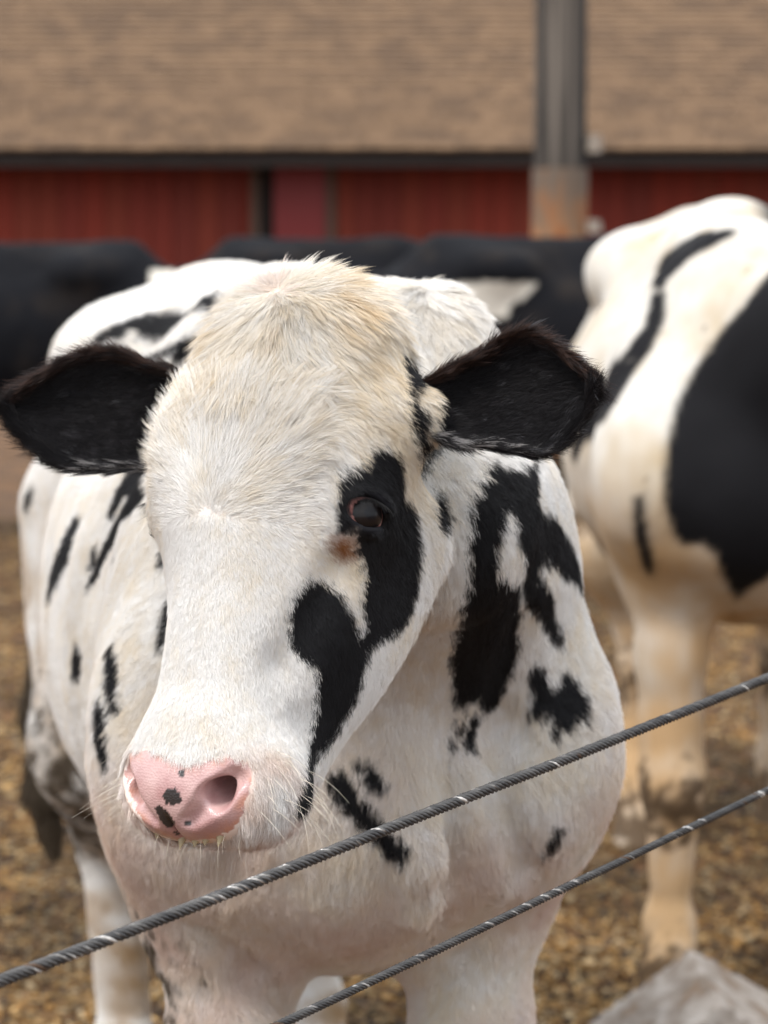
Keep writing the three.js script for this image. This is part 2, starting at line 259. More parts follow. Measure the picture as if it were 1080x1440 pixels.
const PATCHES = {
  eye: { c: [-0.0551,1.2069,0.5058], n: [0.5828,0.0297,0.8121], t: [-0.0173,0.9996,-0.0241], reach: 0.0373, p: [[-0.046,0.0517], [-0.0345,0.0601], [-0.0189,0.066], [-0.0031,0.0763], [0.0191,0.0738], [0.0303,0.0625], [0.0368,0.0444], [0.0357,0.0315], [0.055,0.0249], [0.0627,0.0005], [0.0566,-0.0345], [0.0492,-0.0635], [0.0303,-0.079], [0.0154,-0.0818], [0.0023,-0.086], [-0.0106,-0.0798], [-0.0195,-0.0553], [-0.0173,-0.0264], [-0.0275,-0.0079], [-0.0347,0.0044], [-0.0473,0.0063], [-0.0516,0.014], [-0.0514,0.0339]] },
  cheek: { c: [-0.0998,1.1069,0.5266], n: [0.4091,-0.0341,0.9119], t: [0.014,0.9994,0.0311], reach: 0.0582, p: [[-0.0319,0.037], [-0.0283,0.0599], [-0.0206,0.0722], [-0.0042,0.071], [0.0105,0.0576], [0.019,0.0428], [0.0305,0.0241], [0.0425,0.0225], [0.051,0.0155], [0.0391,0.0052], [0.0373,-0.0035], [0.0361,-0.0215], [0.0255,-0.0445], [0.0088,-0.0663], [-0.0066,-0.0756], [-0.014,-0.0825], [-0.0119,-0.0982], [-0.033,-0.106], [-0.0507,-0.109], [-0.0543,-0.095], [-0.0452,-0.0833], [-0.0333,-0.0735], [-0.0194,-0.0673], [-0.01,-0.0459], [-0.0083,-0.0223], [-0.0128,-0.0011], [-0.0207,0.0077], [-0.0296,0.0165]] },
  temple: { c: [-0.0164,1.307,0.4489], n: [0.3668,0.2339,0.9004], t: [-0.0882,0.9723,-0.2166], reach: 0.2499, p: [[0.0014,0.0528], [0.1506,0.0921], [0.1471,0.0722], [-0.0083,0.013], [-0.0063,-0.0031], [-0.0037,-0.0208], [0.0083,-0.0411], [0.004,-0.0457], [-0.013,-0.0314], [-0.0202,-0.014], [-0.0186,0.0071], [-0.0113,0.0165], [-0.0078,0.0334]] },
  spot: { c: [0.014,1.218,0.3978], n: [0.6101,0.5226,0.5956], t: [-0.3739,0.8526,-0.365], reach: 0.0331, p: [[0.0127,0.0204], [0.0199,0.019], [0.0199,0.0065], [0.0175,-0.005], [-0.0206,-0.0213], [-0.0301,-0.0214], [-0.0334,-0.0072]] },
  earbase: { c: [0.0304,1.2914,0.3459], n: [0.3939,0.7668,0.5068], t: [-0.4706,0.6418,-0.6055], reach: 0.0834, p: [[-0.0986,-0.0419], [0.104,0.0841], [0.1108,0.0818], [0.0385,0.0091], [0.0166,-0.0118], [0.0069,-0.0092], [-0.0973,-0.0597]] },
  nose: { c: [-0.2167,1.0147,0.5785], n: [-0.3961,0.0938,0.9134], t: [0.0373,0.9956,-0.0861], reach: 0.0558, p: [[-0.0681,0.0092], [-0.0559,0.027], [-0.0338,0.0337], [-0.0133,0.0299], [0.0059,0.0254], [0.0273,0.0314], [0.042,0.0305], [0.051,0.022], [0.0511,0.0068], [0.0477,-0.0054], [0.0409,-0.0219], [0.0246,-0.0338], [-0.0005,-0.039], [-0.0209,-0.0397], [-0.0384,-0.0343], [-0.0455,-0.0223], [-0.0591,-0.0061]] },
  n1: { c: [-0.2295,1.0147,0.5852], n: [-0.5773,0.0097,0.8164], t: [0.0056,1,-0.0079], reach: 0.0203, p: [[-0.0091,0.0005], [-0.0053,0.0054], [0.0024,0.0073], [0.0076,0.0022], [0.0087,-0.0033], [0.0023,-0.0062], [-0.0062,-0.0066]] },
  n2: { c: [-0.2346,0.9965,0.5752], n: [-0.4031,-0.4075,0.8194], t: [-0.1799,0.9132,0.3657], reach: 0.0233, p: [[-0.009,0.0066], [-0.003,0.0107], [0.002,0.0084], [0.0065,0.0032], [0.0097,-0.0032], [0.0021,-0.0131], [-0.0024,-0.008], [-0.0059,0]] },
  n3: { c: [-0.2219,1.0336,0.586], n: [-0.4729,0.3392,0.8132], t: [0.1705,0.9407,-0.2932], reach: 0.0201, p: [[-0.0028,0.0003], [-0.0003,0.0038], [0.0031,0.0013], [0.0013,-0.0033], [-0.0018,-0.003]] },
  n4: { c: [-0.2179,0.992,0.582], n: [-0.05,0.0571,0.9971], t: [0.0029,0.9984,-0.057], reach: 0.0204, p: [[-0.0032,0.0004], [0.0001,0.0031], [0.0034,0.0008], [0.0017,-0.0025], [-0.0022,-0.0019]] },
  n5: { c: [-0.2249,0.98,0.566], n: [0.2645,-0.4406,0.8579], t: [0.1298,0.8977,0.421], reach: 0.0205, p: [[-0.0035,0.0027], [0.0009,0.0014], [0.004,-0.0026], [-0.001,-0.0014]] },
  rust: { c: [-0.0891,1.2019,0.5281], n: [0.1423,-0.3572,0.9231], t: [0.0544,0.934,0.3531], reach: 0.0205, p: [[-0.0141,0.0094], [-0.0067,0.0118], [0.008,0.0064], [0.0143,-0.0064], [0.0087,-0.0106], [-0.0006,-0.0122], [-0.0103,-0.0017]] },
  poll_pink: { c: [-0.0973,1.4015,0.1613], n: [-0.35,0.9026,0.2505], t: [0.734,0.4304,-0.5253], reach: 0.1965, p: [[-0.439,0.3468], [-0.4403,0.364], [0.1766,-0.1336], [0.1946,-0.1505], [0.1876,-0.156], [0.1705,-0.1493]] },
  neck1: { c: [0.0801,1.119,0.2981], n: [0.4597,-0.4069,0.7894], t: [0.2048,0.9135,0.3516], reach: 0.0569, p: [[-0.0698,0.1135], [-0.0564,0.127], [-0.0362,0.1361], [-0.0122,0.135], [-0.0288,0.1127], [-0.0342,0.1036], [-0.0412,0.0937], [-0.044,0.0731], [-0.0354,0.0556], [-0.0265,0.0576], [-0.0108,0.0466], [0.0157,0.04], [0.0748,-0.0274], [0.0973,-0.082], [0.1001,-0.1171], [0.1015,-0.1487], [0.0929,-0.1586], [0.0759,-0.1481], [0.0587,-0.1296], [0.0485,-0.1416], [0.0414,-0.142], [0.0238,-0.1054], [-0.0079,-0.0513], [-0.0582,0.0167], [-0.0645,0.0488], [-0.0668,0.0627], [-0.0727,0.0811]] },
  neck1b: { c: [0.0724,0.9763,0.1899], n: [0.1478,-0.193,0.97], t: [0.0291,0.9812,0.1908], reach: 0.0225, p: [[-0.0046,-0.003], [-0.0015,0.02], [0.0051,0.0195], [0.0053,0.0001], [-0.0001,-0.0171], [-0.0058,-0.0236]] },
  neck1c: { c: [0.0917,0.9792,0.1786], n: [0.7221,-0.1707,0.6705], t: [0.1251,0.9853,0.1161], reach: 0.0233, p: [[-0.0128,0.0077], [-0.0131,0.0217], [0.0076,0.0177], [0.0157,0.0024], [0.0033,-0.0196], [-0.0087,-0.0211]] },
  shoulder: { c: [0.1356,1.1694,0.2614], n: [0.8455,0.039,0.5326], t: [-0.033,0.9992,-0.0208], reach: 0.0416, p: [[-0.0999,0.0793], [0.0678,0.077], [-0.0534,0.0494], [0.0193,0.0322], [0.0607,0.0212], [0.1132,-0.0052], [0.1563,-0.0349], [0.185,-0.0592], [0.176,-0.0658], [0.1208,-0.048], [0.0498,-0.023], [-0.0003,-0.0155], [0.0188,-0.0279], [0.0619,-0.054], [0.116,-0.1001], [0.118,-0.1145], [0.0963,-0.1076], [0.0652,-0.0856], [0.0219,-0.0588], [-0.0461,-0.0228], [-0.088,0.0019], [-0.1042,0.0229], [-0.1091,0.0486]] },
  shoulder2: { c: [0.1786,1.0023,0.1648], n: [0.38,0.1432,0.9138], t: [-0.055,0.9897,-0.1323], reach: 0.0299, p: [[-0.032,0.0392], [-0.0248,0.0434], [-0.0119,0.0269], [-0.0052,0.0088], [0.0051,0.0217], [0.0159,0.0277], [0.0267,0.0126], [0.0347,-0.0092], [0.0345,-0.0232], [0.0211,-0.0182], [0.0102,-0.031], [0.0031,-0.0233], [-0.0106,-0.0372], [-0.0098,-0.0151], [-0.0122,-0.0079], [-0.0175,-0.0178], [-0.0252,-0.0136], [-0.0287,0.0146]] },
  chestdot: { c: [0.1763,0.8661,0.1676], n: [0.3384,-0.3908,0.856], t: [0.1437,0.9205,0.3634], reach: 0.0215, p: [[0,0.0194], [0.0106,0.0125], [0.0044,-0.0164], [-0.0043,-0.0221], [-0.0085,0.0013]] },
  throat: { c: [-0.0126,0.9037,0.2034], n: [-0.2132,-0.0078,0.977], t: [-0.0017,1,0.0077], reach: 0.0273, p: [[-0.0376,0.0423], [-0.0241,0.0503], [-0.0104,0.0303], [0.0044,0.0095], [0.0205,-0.0149], [0.037,-0.0201], [0.0413,-0.0367], [0.0329,-0.0455], [0.0176,-0.0382], [-0.0025,-0.0199], [-0.0171,0.0032], [-0.0306,0.0224]] },
  throat2: { c: [-0.0101,0.944,0.201], n: [-0.0736,0.1547,0.9852], t: [0.0115,0.988,-0.1543], reach: 0.0203, p: [[-0.0166,0.0101], [-0.005,0.016], [0.0105,0.0028], [0.0157,-0.0108], [0.0062,-0.0174], [-0.0073,-0.0062]] },
  flank1: { c: [-0.2723,1.0659,-0.4776], n: [-0.9537,0.2615,0.1488], t: [0.2584,0.9652,-0.0403], reach: 0.027, p: [[-0.093,-0.0647], [-0.0766,-0.0273], [-0.0104,0.0201], [0.0071,0.0585], [0.0383,0.0445], [0.0435,0.0094], [0.0184,-0.0245], [-0.0333,-0.0574]] },
  flank2: { c: [-0.2171,1.1317,-0.2302], n: [-0.9131,0.4046,0.0501], t: [0.404,0.9145,-0.0222], reach: 0.0345, p: [[-0.1258,-0.0967], [-0.1131,-0.0589], [-0.0901,-0.0079], [-0.0749,0.0344], [0.0079,0.0626], [0.16,0.0535], [0.1323,0.0241], [-0.0525,-0.033], [-0.0929,-0.0761]] },
  flank2b: { c: [-0.2,1.1657,-0.3166], n: [-0.8513,0.5129,0.1102], t: [0.5087,0.8584,-0.0659], reach: 0.0463, p: [[-0.0351,-0.0432], [-0.0456,-0.0134], [-0.0397,0.0273], [-0.0051,0.041], [0.1785,0.0107], [-0.0077,-0.0166], [-0.0123,-0.0438]] },
  flank3: { c: [-0.2625,0.9545,-0.3636], n: [-0.9765,0.0466,0.2103], t: [0.0456,0.9989,-0.0098], reach: 0.0203, p: [[-0.0166,-0.0233], [-0.0245,0.0007], [-0.0048,0.0249], [0.0239,0.0128], [0.0206,-0.0168]] },
  flank4: { c: [-0.242,1.0205,0.0822], n: [-0.8531,0.4022,0.3324], t: [0.3747,0.9156,-0.146], reach: 0.0233, p: [[-0.0125,-0.0076], [-0.0421,0.0266], [-0.0352,0.0389], [0.0062,0.014], [0.0335,-0.0244], [0.0281,-0.0328], [0.0104,-0.0257]] },
  flank5: { c: [-0.2551,0.9703,0.0976], n: [-0.8884,0.234,0.395], t: [0.2138,0.9722,-0.0951], reach: 0.0233, p: [[-0.029,0.0265], [-0.0267,0.0414], [0.0029,0.0172], [0.0219,-0.0216], [0.0107,-0.0409], [-0.0026,-0.0191]] },
  flank6: { c: [-0.1918,1.0778,0.0963], n: [-0.5992,0.525,0.6045], t: [0.3696,0.8511,-0.3728], reach: 0.0211, p: [[0.0042,-0.0321], [-0.0064,-0.0021], [-0.0107,0.0357], [0.0028,0.0211], [0.0089,-0.0155], [0.0089,-0.0352]] },
  flank6b: { c: [-0.1888,1.1352,0.0397], n: [-0.815,0.4426,0.374], t: [0.4023,0.8967,-0.1846], reach: 0.0202, p: [[0.0004,-0.0151], [-0.0099,0.0069], [-0.0042,0.019], [0.0116,-0.0098]] },
  flank7: { c: [-0.296,1.0435,-1.3127], n: [-0.9058,0.1899,0.3787], t: [0.1752,0.9818,-0.0732], reach: 0.0211, p: [[-0.0144,-0.017], [-0.021,0.0104], [0.0046,0.0182], [0.0178,0.0027], [0.0044,-0.0152]] },
  flank8: { c: [-0.2402,1.0812,-0.3532], n: [-0.9337,0.2514,0.255], t: [0.2425,0.9679,-0.0662], reach: 0.0202, p: [[-0.0066,-0.0135], [-0.0084,0.0116], [0.0055,0.0133], [0.0086,-0.0116]] },
  hip1: { c: [-0.1344,1.3304,-0.7894], n: [-0.426,0.4907,0.76], t: [0.24,0.8713,-0.4281], reach: 0.3055, p: [[-0.1582,0.0251], [-0.1529,0.0435], [-0.1271,0.0627], [-0.0932,0.07], [-0.0303,0.0725], [0.2241,-0.1063], [0.2435,-0.1444], [0.0344,-0.0106], [-0.0916,0.038], [-0.1361,0.0241]] },
  hip2: { c: [-0.1317,1.3091,-0.5106], n: [-0.5785,0.4011,0.7103], t: [0.2533,0.916,-0.311], reach: 0.2895, p: [[-0.2626,0.0831], [-0.2315,0.0908], [0.0171,-0.0043], [0.1062,-0.0114], [0.2139,-0.0844], [0.0148,-0.0217], [-0.1501,0.0343]] },
};
const PATCHES2 = {
  stripe1: { c: [-0.0981,1.3087,-0.1097], n: [-0.6686,0.6859,0.2872], t: [0.6302,0.7277,-0.2707], reach: 0.094, p: [[0.0878,0.0621], [0.053,0.044], [-0.1964,0.0876], [-0.2827,0.06], [-0.2912,0.029], [-0.0036,-0.0924], [0.0333,-0.0946], [0.0273,-0.066], [0.0509,-0.0333], [0.0889,0.0043], [0.1064,0.046]] },
  stripe2: { c: [-0.1765,1.1705,-0.0049], n: [-0.7127,0.5686,0.4108], t: [0.4926,0.8226,-0.2839], reach: 0.0271, p: [[-0.0684,0.0881], [-0.0169,0.0888], [0.028,0.0354], [0.046,-0.0235], [0.0429,-0.0574], [-0.0619,-0.054], [-0.0314,-0.0287], [-0.0202,0.0149], [-0.0409,0.052]] },
  stripe3: { c: [-0.2269,1.0824,-0.045], n: [-0.8953,0.3883,0.2185], t: [0.3772,0.9216,-0.092], reach: 0.0755, p: [[-0.025,0.0427], [0.096,0.0547], [0.1015,0.0252], [0.1114,-0.025], [0.1009,-0.0611], [-0.3077,-0.0626], [-0.2622,-0.0208], [-0.0635,0.021]] },
  stripe4: { c: [-0.2683,0.9852,-0.2831], n: [-0.9683,0.1215,0.218], t: [0.1186,0.9926,-0.0267], reach: 0.083, p: [[-0.0806,0.0275], [0.3498,0.0522], [0.3379,0.0323], [-0.0601,-0.0266], [-0.1288,-0.0765], [-0.1652,-0.06], [-0.1098,0.0011]] },
  side: { c: [-0.0154,1.0105,0.1828], n: [-0.2833,0.0368,0.9583], t: [0.0104,0.9993,-0.0353], reach: 0.0677, p: [[0.0174,0.2681], [-0.0205,0.2155], [-0.0636,0.1684], [-0.1025,0.1091], [-0.1241,0.0506], [-0.1299,-0.0186], [-0.1307,-0.0996], [-0.1186,-0.1591], [-0.103,-0.1805], [-0.0729,-0.1755], [-0.0505,-0.1928], [-0.0407,-0.2435], [-0.0342,-0.2788], [0.0031,-0.2491], [0.0286,-0.2349], [0.0761,-0.1907], [0.1119,-0.0944], [0.1126,0.2277], [0.0654,0.2855]] },
  streak: { c: [-0.1819,0.8446,0.1493], n: [-0.3438,-0.423,0.8384], t: [-0.1605,0.9061,0.3914], reach: 0.0294, p: [[-0.0098,0.0692], [0.0088,0.0755], [0.0113,0.0213], [0.0122,-0.0504], [0,-0.0933], [-0.0114,-0.0699], [-0.014,-0.0077]] },
};
const FUR = 1;
const inHead = (x, y, z) => mainCow.hz(x, y, z) > -0.165 && Math.abs(mainCow.hx(x, y, z)) < 0.17;
const c0 = V().setFromMatrixPosition(headIn);
const inMuzzle = (x, y, z) => mainCow.hy(x, y, z) < -0.205;
const muzzleGeo = mesher(mainCow.all, [c0.x - 0.36, c0.y - 0.42, c0.z - 0.20], [c0.x + 0.16, c0.y - 0.10, c0.z + 0.25], 0.0019, (x, y, z) => inHead(x, y, z) && inMuzzle(x, y, z));
const headGeo = mesher(mainCow.all, [c0.x - 0.36, c0.y - 0.42, c0.z - 0.36], [c0.x + 0.3, c0.y + 0.3, c0.z + 0.25], 0.0033, (x, y, z) => inHead(x, y, z) && !inMuzzle(x, y, z));
const bodyGeo = mesher(mainCow.all, [-0.55, -0.02, -1.85], [0.55, 1.55, 0.75], 0.008, (x, y, z) => !inHead(x, y, z));
const cowGeo = mergeGeometries([muzzleGeo, headGeo, bodyGeo]);
const cow = new THREE.Group(); cow.name = numbered('cow'); cow.applyMatrix4(cowPlace); scene.add(cow);
tag(cow, 'white and black cow with pink spotted nose standing at the wire cables', 'cow');

// dye on the coat: each patch is an outline on the skin, given in metres in its own tangent plane (c centre, n outward, t up)
function patchSet(set) {
  for (const q of Object.values(set)) {
    q.b = [q.t[1] * q.n[2] - q.t[2] * q.n[1], q.t[2] * q.n[0] - q.t[0] * q.n[2], q.t[0] * q.n[1] - q.t[1] * q.n[0]];
    let area = 0; for (let i = 0, j = q.p.length - 1; i < q.p.length; j = i++) area += (q.p[j][0] * q.p[i][1] - q.p[i][0] * q.p[j][1]) / 2;
    q.small = Math.sqrt(Math.abs(area)) / 0.055;
    q.r = Math.max(...q.p.map((v) => Math.hypot(v[0], v[1]))) + 0.02;
  }
  return set;
}
patchSet(PATCHES); patchSet(PATCHES2);
// how far inside the outline a point lies (positive inside), or -1 when it is nowhere near
function inside(q, x, y, z, rag) {
  x -= q.c[0]; y -= q.c[1]; z -= q.c[2];
  const d = x * q.n[0] + y * q.n[1] + z * q.n[2];
  if (d > q.reach + 0.03 || d < -q.reach - 0.06) return -1;
  let u = x * q.b[0] + y * q.b[1] + z * q.b[2], v = x * q.t[0] + y * q.t[1] + z * q.t[2];
  if (u * u + v * v > q.r * q.r) return -1;
  if (rag) { rag *= q.small < 0.9 ? 0.3 : 0.8; u += rag * noise(u * 260, v * 70, 3.1); v += rag * 1.8 * noise(u * 260, v * 70, 9.7); }
  let odd = false, best = 1e9;
  for (let i = 0, p = q.p, j = p.length - 1; i < p.length; j = i++) {
    const ax = p[j][0], ay = p[j][1], bx = p[i][0], by = p[i][1], ex = bx - ax, ey = by - ay;
    if ((by > v) !== (ay > v) && u < (ax - bx) * (v - by) / (ay - by) + bx) odd = !odd;
    const t = clamp(((u - ax) * ex + (v - ay) * ey) / (ex * ex + ey * ey)), dx = u - ax - ex * t, dy = v - ay - ey * t;
    best = Math.min(best, dx * dx + dy * dy);
  }
  return odd ? Math.sqrt(best) : -Math.min(Math.sqrt(best), 0.9);
}
const BLACK_ON = ['eye', 'cheek', 'temple', 'spot', 'earbase', 'neck1', 'neck1b', 'neck1c', 'shoulder', 'shoulder2', 'chestdot', 'throat', 'throat2', 'flank1', 'flank2', 'flank2b', 'flank3', 'flank4', 'flank5', 'flank6', 'flank6b', 'flank7', 'flank8', 'hip1', 'hip2'].map((k) => PATCHES[k]).filter(Boolean);
const SPOTS = ['n1', 'n2', 'n3', 'n4', 'n5'].map((k) => PATCHES[k]);
function blackness(x, y, z, rag = 0.0026) {
  let m = -1;
  for (const q of BLACK_ON) { const v = inside(q, x, y, z, rag); if (v > m) m = v; }
  return m;
}
const LIN = { white: [0.945, 0.935, 0.915], cream: [0.87, 0.76, 0.585], straw: [0.68, 0.50, 0.29], tan: [0.46, 0.31, 0.17], pink: [0.74, 0.54, 0.45], black: [0.009, 0.009, 0.011], mud: [0.10, 0.075, 0.05], grey: [0.028, 0.025, 0.026] };
const mixc = (a, b, t) => [mix(a[0], b[0], t), mix(a[1], b[1], t), mix(a[2], b[2], t)];
// colour of hair (fur = true) or of the skin beneath at a point of the cow at the fence
function coat(x, y, z, fur, rnd = 0.5) {
  const hx = mainCow.hx(x, y, z), hy = mainCow.hy(x, y, z), hz = mainCow.hz(x, y, z);
  const head = hz > -0.2 && hy < 0.24 && Math.abs(hx) < 0.17 && hy > -0.34;
  if (head) {
    const nose = inside(PATCHES.nose, x, y, z, 0.002);
    if (nose > 0.0 && !fur) {
      for (const q of SPOTS) if (inside(q, x, y, z, 0.0015) > 0) return LIN.grey;
      { const edge = smooth(0.012, 0.0, nose); return mixc(mixc([0.42, 0.235, 0.23], [0.58, 0.39, 0.375], clamp(0.5 + 0.8 * fbm(x * 45, y * 45, z * 45))), [0.55, 0.27, 0.20], edge * clamp(0.4 + fbm(x * 90, y * 90, z * 90))); }
    }
  }
  const b = blackness(x, y, z);
  if (head && hx < 0 && Math.hypot(hx + EYE[0], hy - EYE[1], hz - EYE[2]) < 0.021 + 0.004 * noise(x * 200, y * 200, z * 200)) return LIN.black;
  if (b > (fur ? 0 : 0.006)) return LIN.black.map((v) => v * (0.8 + 0.6 * rnd));
  let c;
  const patchy = fbm(x * 14, y * 14, z * 14), fine = noise(x * 70, y * 24, z * 70);
  if (head) {
    const fore = smooth(-0.05, 0.03, hy), poll = smooth(0.06, 0.15, hy), side = smooth(0.05, 0.095, Math.abs(hx)) * smooth(-0.16, -0.06, hy);
    const k = -0.02 + 0.34 * fore + 0.14 * poll + 0.26 * side + 0.40 * patchy + 0.34 * fine + 0.60 * (rnd - 0.5);
    c = mixc(LIN.white, LIN.cream, clamp(k));
    if (poll > 0) c = mixc(c, LIN.straw, clamp(poll * (-0.05 + 0.5 * patchy + 0.5 * fine)));
    const rust = inside(PATCHES.rust, x, y, z, 0.004);
    if (rust > -0.004 && rust !== -1) c = mixc(c, [0.30, 0.115, 0.035], clamp(0.55 + rust * 80));
    const pp = inside(PATCHES.poll_pink, x, y, z, 0.004);
    if (pp > 0) c = mixc(c, LIN.pink, 0.35);
    const muz = smooth(-0.215, -0.25, hy) * smooth(-0.02, -0.06, hz + 0.0);
    c = mixc(c, LIN.pink, clamp(muz * (0.42 + 0.7 * patchy + 0.3 * fine)));
  } else {
    const low = smooth(1.08, 0.80, y) * smooth(-0.35, 0.1, z), k = 0.14 + 0.38 * patchy + 0.26 * fine + 0.55 * (rnd - 0.5) + 0.3 * low;
    c = mixc(LIN.white, LIN.cream, clamp(k));
    c = mixc(c, LIN.pink, clamp(low * (0.30 + 0.6 * fbm(x * 8 + 5, y * 8, z * 8))));
    const rear = smooth(-0.4, -0.8, z) * smooth(1.15, 0.8, y);
    c = mixc(c, LIN.tan, clamp(rear * (0.34 + 0.9 * patchy)));
    // dried mud: stifle and hocks, the tail, the outer edge of the forelegs
    const m = 0.6 * fbm(x * 24 + 9, y * 17, z * 24) + 0.9 * noise(x * 75, y * 60, z * 75) + 0.5 * (rnd - 0.5), mudded = Math.max(smooth(-0.85, -1.1, z) * smooth(0.95, 0.70, y) * smooth(0.35, 0.5, y) * 0.70, smooth(-1.50, -1.56, z) * smooth(-0.2, -0.25, x) * smooth(1.0, 0.8, y) * 1.2, smooth(-0.125, -0.175, x) * smooth(0.92, 0.72, y) * smooth(0.12, 0.0, z) * smooth(-0.4, -0.2, z) * 0.70, smooth(0.18, 0.05, y));
    const v = mudded + 0.55 * m - 0.55;
    if (v > 0) c = mixc(c, LIN.mud, clamp(v * 6));
  }
  if (!fur) c = mixc(mixc(c, LIN.pink, 0.35), LIN.black, b === -1 ? 0 : smooth(-0.006, 0.006, b));
  return c;
}
function paint(geo, f) {
  const p = geo.attributes.position.array, c = new Float32Array(p.length);
  for (let i = 0; i < p.length; i += 3) c.set(f(p[i], p[i + 1], p[i + 2]), i);
  geo.setAttribute('color', new THREE.BufferAttribute(c, 3));
  return geo;
}
paint(cowGeo, (x, y, z) => coat(x, y, z, false));
// the nose pad is bare and moist: its faces take a second material
{
  const idx = cowGeo.index.array, p = cowGeo.attributes.position.array, a = [], b = [];
  for (let i = 0; i < idx.length; i += 3) {
    const k = idx[i] * 3, wet = mainCow.hy(p[k], p[k + 1], p[k + 2]) < -0.2 && inside(PATCHES.nose, p[k], p[k + 1], p[k + 2], 0.002) > 0;
    (wet ? b : a).push(idx[i], idx[i + 1], idx[i + 2]);
  }
  cowGeo.setIndex(a.concat(b)); cowGeo.addGroup(0, a.length, 0); cowGeo.addGroup(a.length, b.length, 1);
}
const skinMat = new THREE.MeshPhysicalMaterial({ vertexColors: true, roughness: 0.85, specularIntensity: 0.25 });
// pebbled skin of the nose pad: raised dots, 2 mm apart
const pebble = new Uint8Array(256 * 256);
{ const r = rng(3), pts = []; for (let j = 0; j < 16; j++) for (let i = 0; i < 16; i++) pts.push([(i + 0.15 + 0.7 * r()) * 16, (j + 0.15 + 0.7 * r()) * 16]);
  for (let y = 0; y < 256; y++) for (let x = 0; x < 256; x++) { let best = 1e9; const ci = x >> 4, cj = y >> 4; for (let b = -1; b < 2; b++) for (let a = -1; a < 2; a++) { const q = pts[((cj + b + 16) % 16) * 16 + (ci + a + 16) % 16]; let dx = Math.abs(q[0] - x), dy = Math.abs(q[1] - y); dx = Math.min(dx, 256 - dx); dy = Math.min(dy, 256 - dy); best = Math.min(best, dx * dx + dy * dy); } pebble[y * 256 + x] = 255 * (1 - smooth(2, 9, Math.sqrt(best))); } }
const pebbleMap = new THREE.DataTexture(pebble, 256, 256, THREE.RedFormat); pebbleMap.magFilter = THREE.LinearFilter; pebbleMap.wrapS = pebbleMap.wrapT = THREE.RepeatWrapping; pebbleMap.needsUpdate = true;
{ const p = cowGeo.attributes.position.array, uv = new Float32Array(p.length / 3 * 2), q = PATCHES.nose; for (let i = 0; i < p.length / 3; i++) { const x = p[i * 3] - q.c[0], y = p[i * 3 + 1] - q.c[1], z = p[i * 3 + 2] - q.c[2]; uv[i * 2] = (x * q.b[0] + y * q.b[1] + z * q.b[2]) / 0.036; uv[i * 2 + 1] = (x * q.t[0] + y * q.t[1] + z * q.t[2]) / 0.036; } cowGeo.setAttribute('uv', new THREE.BufferAttribute(uv, 2)); }
const noseMat = new THREE.MeshPhysicalMaterial({ vertexColors: true, roughness: 0.34, clearcoat: 0.6, clearcoatRoughness: 0.16, bumpMap: pebbleMap, bumpScale: 0.00014 });
part('body', cowGeo, [skinMat, noseMat], cow);

// ears: cupped leaves with a thick rim, in the head frame
const earFrames = [
  { base: V(0.104, 0.096, -0.120), axis: V(0.92, 0.14, -0.12), open: V(0.20, -0.22, 1), L: 0.154, W: 0.0485, tip: 0 },
  { base: V(-0.104, 0.090, -0.120), axis: V(-0.84, -0.06, 0.42), open: V(0.62, -0.18, 0.78), L: 0.205, W: 0.056, tip: 1 },
];
const EARPROF = [[0, 0.36], [0.1, 0.50], [0.25, 0.82], [0.45, 1.0], [0.65, 0.97], [0.8, 0.82], [0.9, 0.62], [0.96, 0.40], [1, 0.05]];
const TAPERED = [[0, 0.40], [0.12, 0.66], [0.28, 0.92], [0.45, 1.0], [0.6, 0.93], [0.75, 0.76], [0.87, 0.54], [0.95, 0.32], [1, 0.05]];
function earProfile(t, P) { for (let k = 0; k + 1 < P.length; k++) if (t <= P[k + 1][0]) { const [a, pa] = P[k], [b, pb] = P[k + 1]; return mix(pa, pb, (t - a) / (b - a)); } return 0.05; }
function earGeometry(e, NT, NU, tone) {
  const pos = [], idx = [], col = [], row = 2 * (NU + 1);
  for (let i = 0; i <= NT; i++) for (let j = 0; j < row; j++) {
    const out = j > NU ? 1 : 0, u = out ? 1 - 2 * (j - NU - 1) / NU : -1 + 2 * j / NU, p = e.at(i / NT, u, out);
    pos.push(p.x, p.y, p.z); col.push(...tone);
  }
  for (let i = 0; i < NT; i++) for (let j = 0; j < row; j++) { const a = i * row + j, b = i * row + (j + 1) % row; idx.push(a, b, a + row, b, b + row, a + row); }
  const g = new THREE.BufferGeometry(); g.setAttribute('position', new THREE.Float32BufferAttribute(pos, 3)); g.setAttribute('color', new THREE.Float32BufferAttribute(col, 3)); g.setIndex(idx); g.computeVertexNormals();
  return g;
}
for (const e of earFrames) {
  e.tip = e.tip ? TAPERED : EARPROF;
  e.axis.normalize(); e.open.addScaledVector(e.axis, -e.open.dot(e.axis)).normalize(); e.wide = e.open.clone().cross(e.axis).normalize();
  if (e.wide.y < 0) e.wide.negate();
  e.at = (t, u, out = 0) => {      // u from -1 (lower edge) to 1 (upper edge); out: 0 inner skin, 1 outer skin
    const f = earProfile(t, e.tip), th = u * 1.25, roll = mix(1.5, 0.75, smooth(0, 0.5, t)), w = e.W * f * (Math.sin(th) / Math.sin(1.25)), cup = e.W * f * 0.78 * roll * (Math.cos(th) - Math.cos(1.25)) + out * (0.007 * (1 - 0.6 * t) * Math.cos(u * 1.5) + 0.0015);
    return e.base.clone().addScaledVector(e.axis, e.L * t).addScaledVector(e.wide, w + 0.006 * Math.sin(t * 9 + u * 2) * f * Math.abs(u)).addScaledVector(e.open, -cup - 0.018 * t * t + 0.004 * Math.sin(t * 7 + u * 3) * u);
  };
  part('ear', earGeometry(e, 36, 26, [0.012, 0.011, 0.013]).applyMatrix4(headIn), skinMat, cow);
}

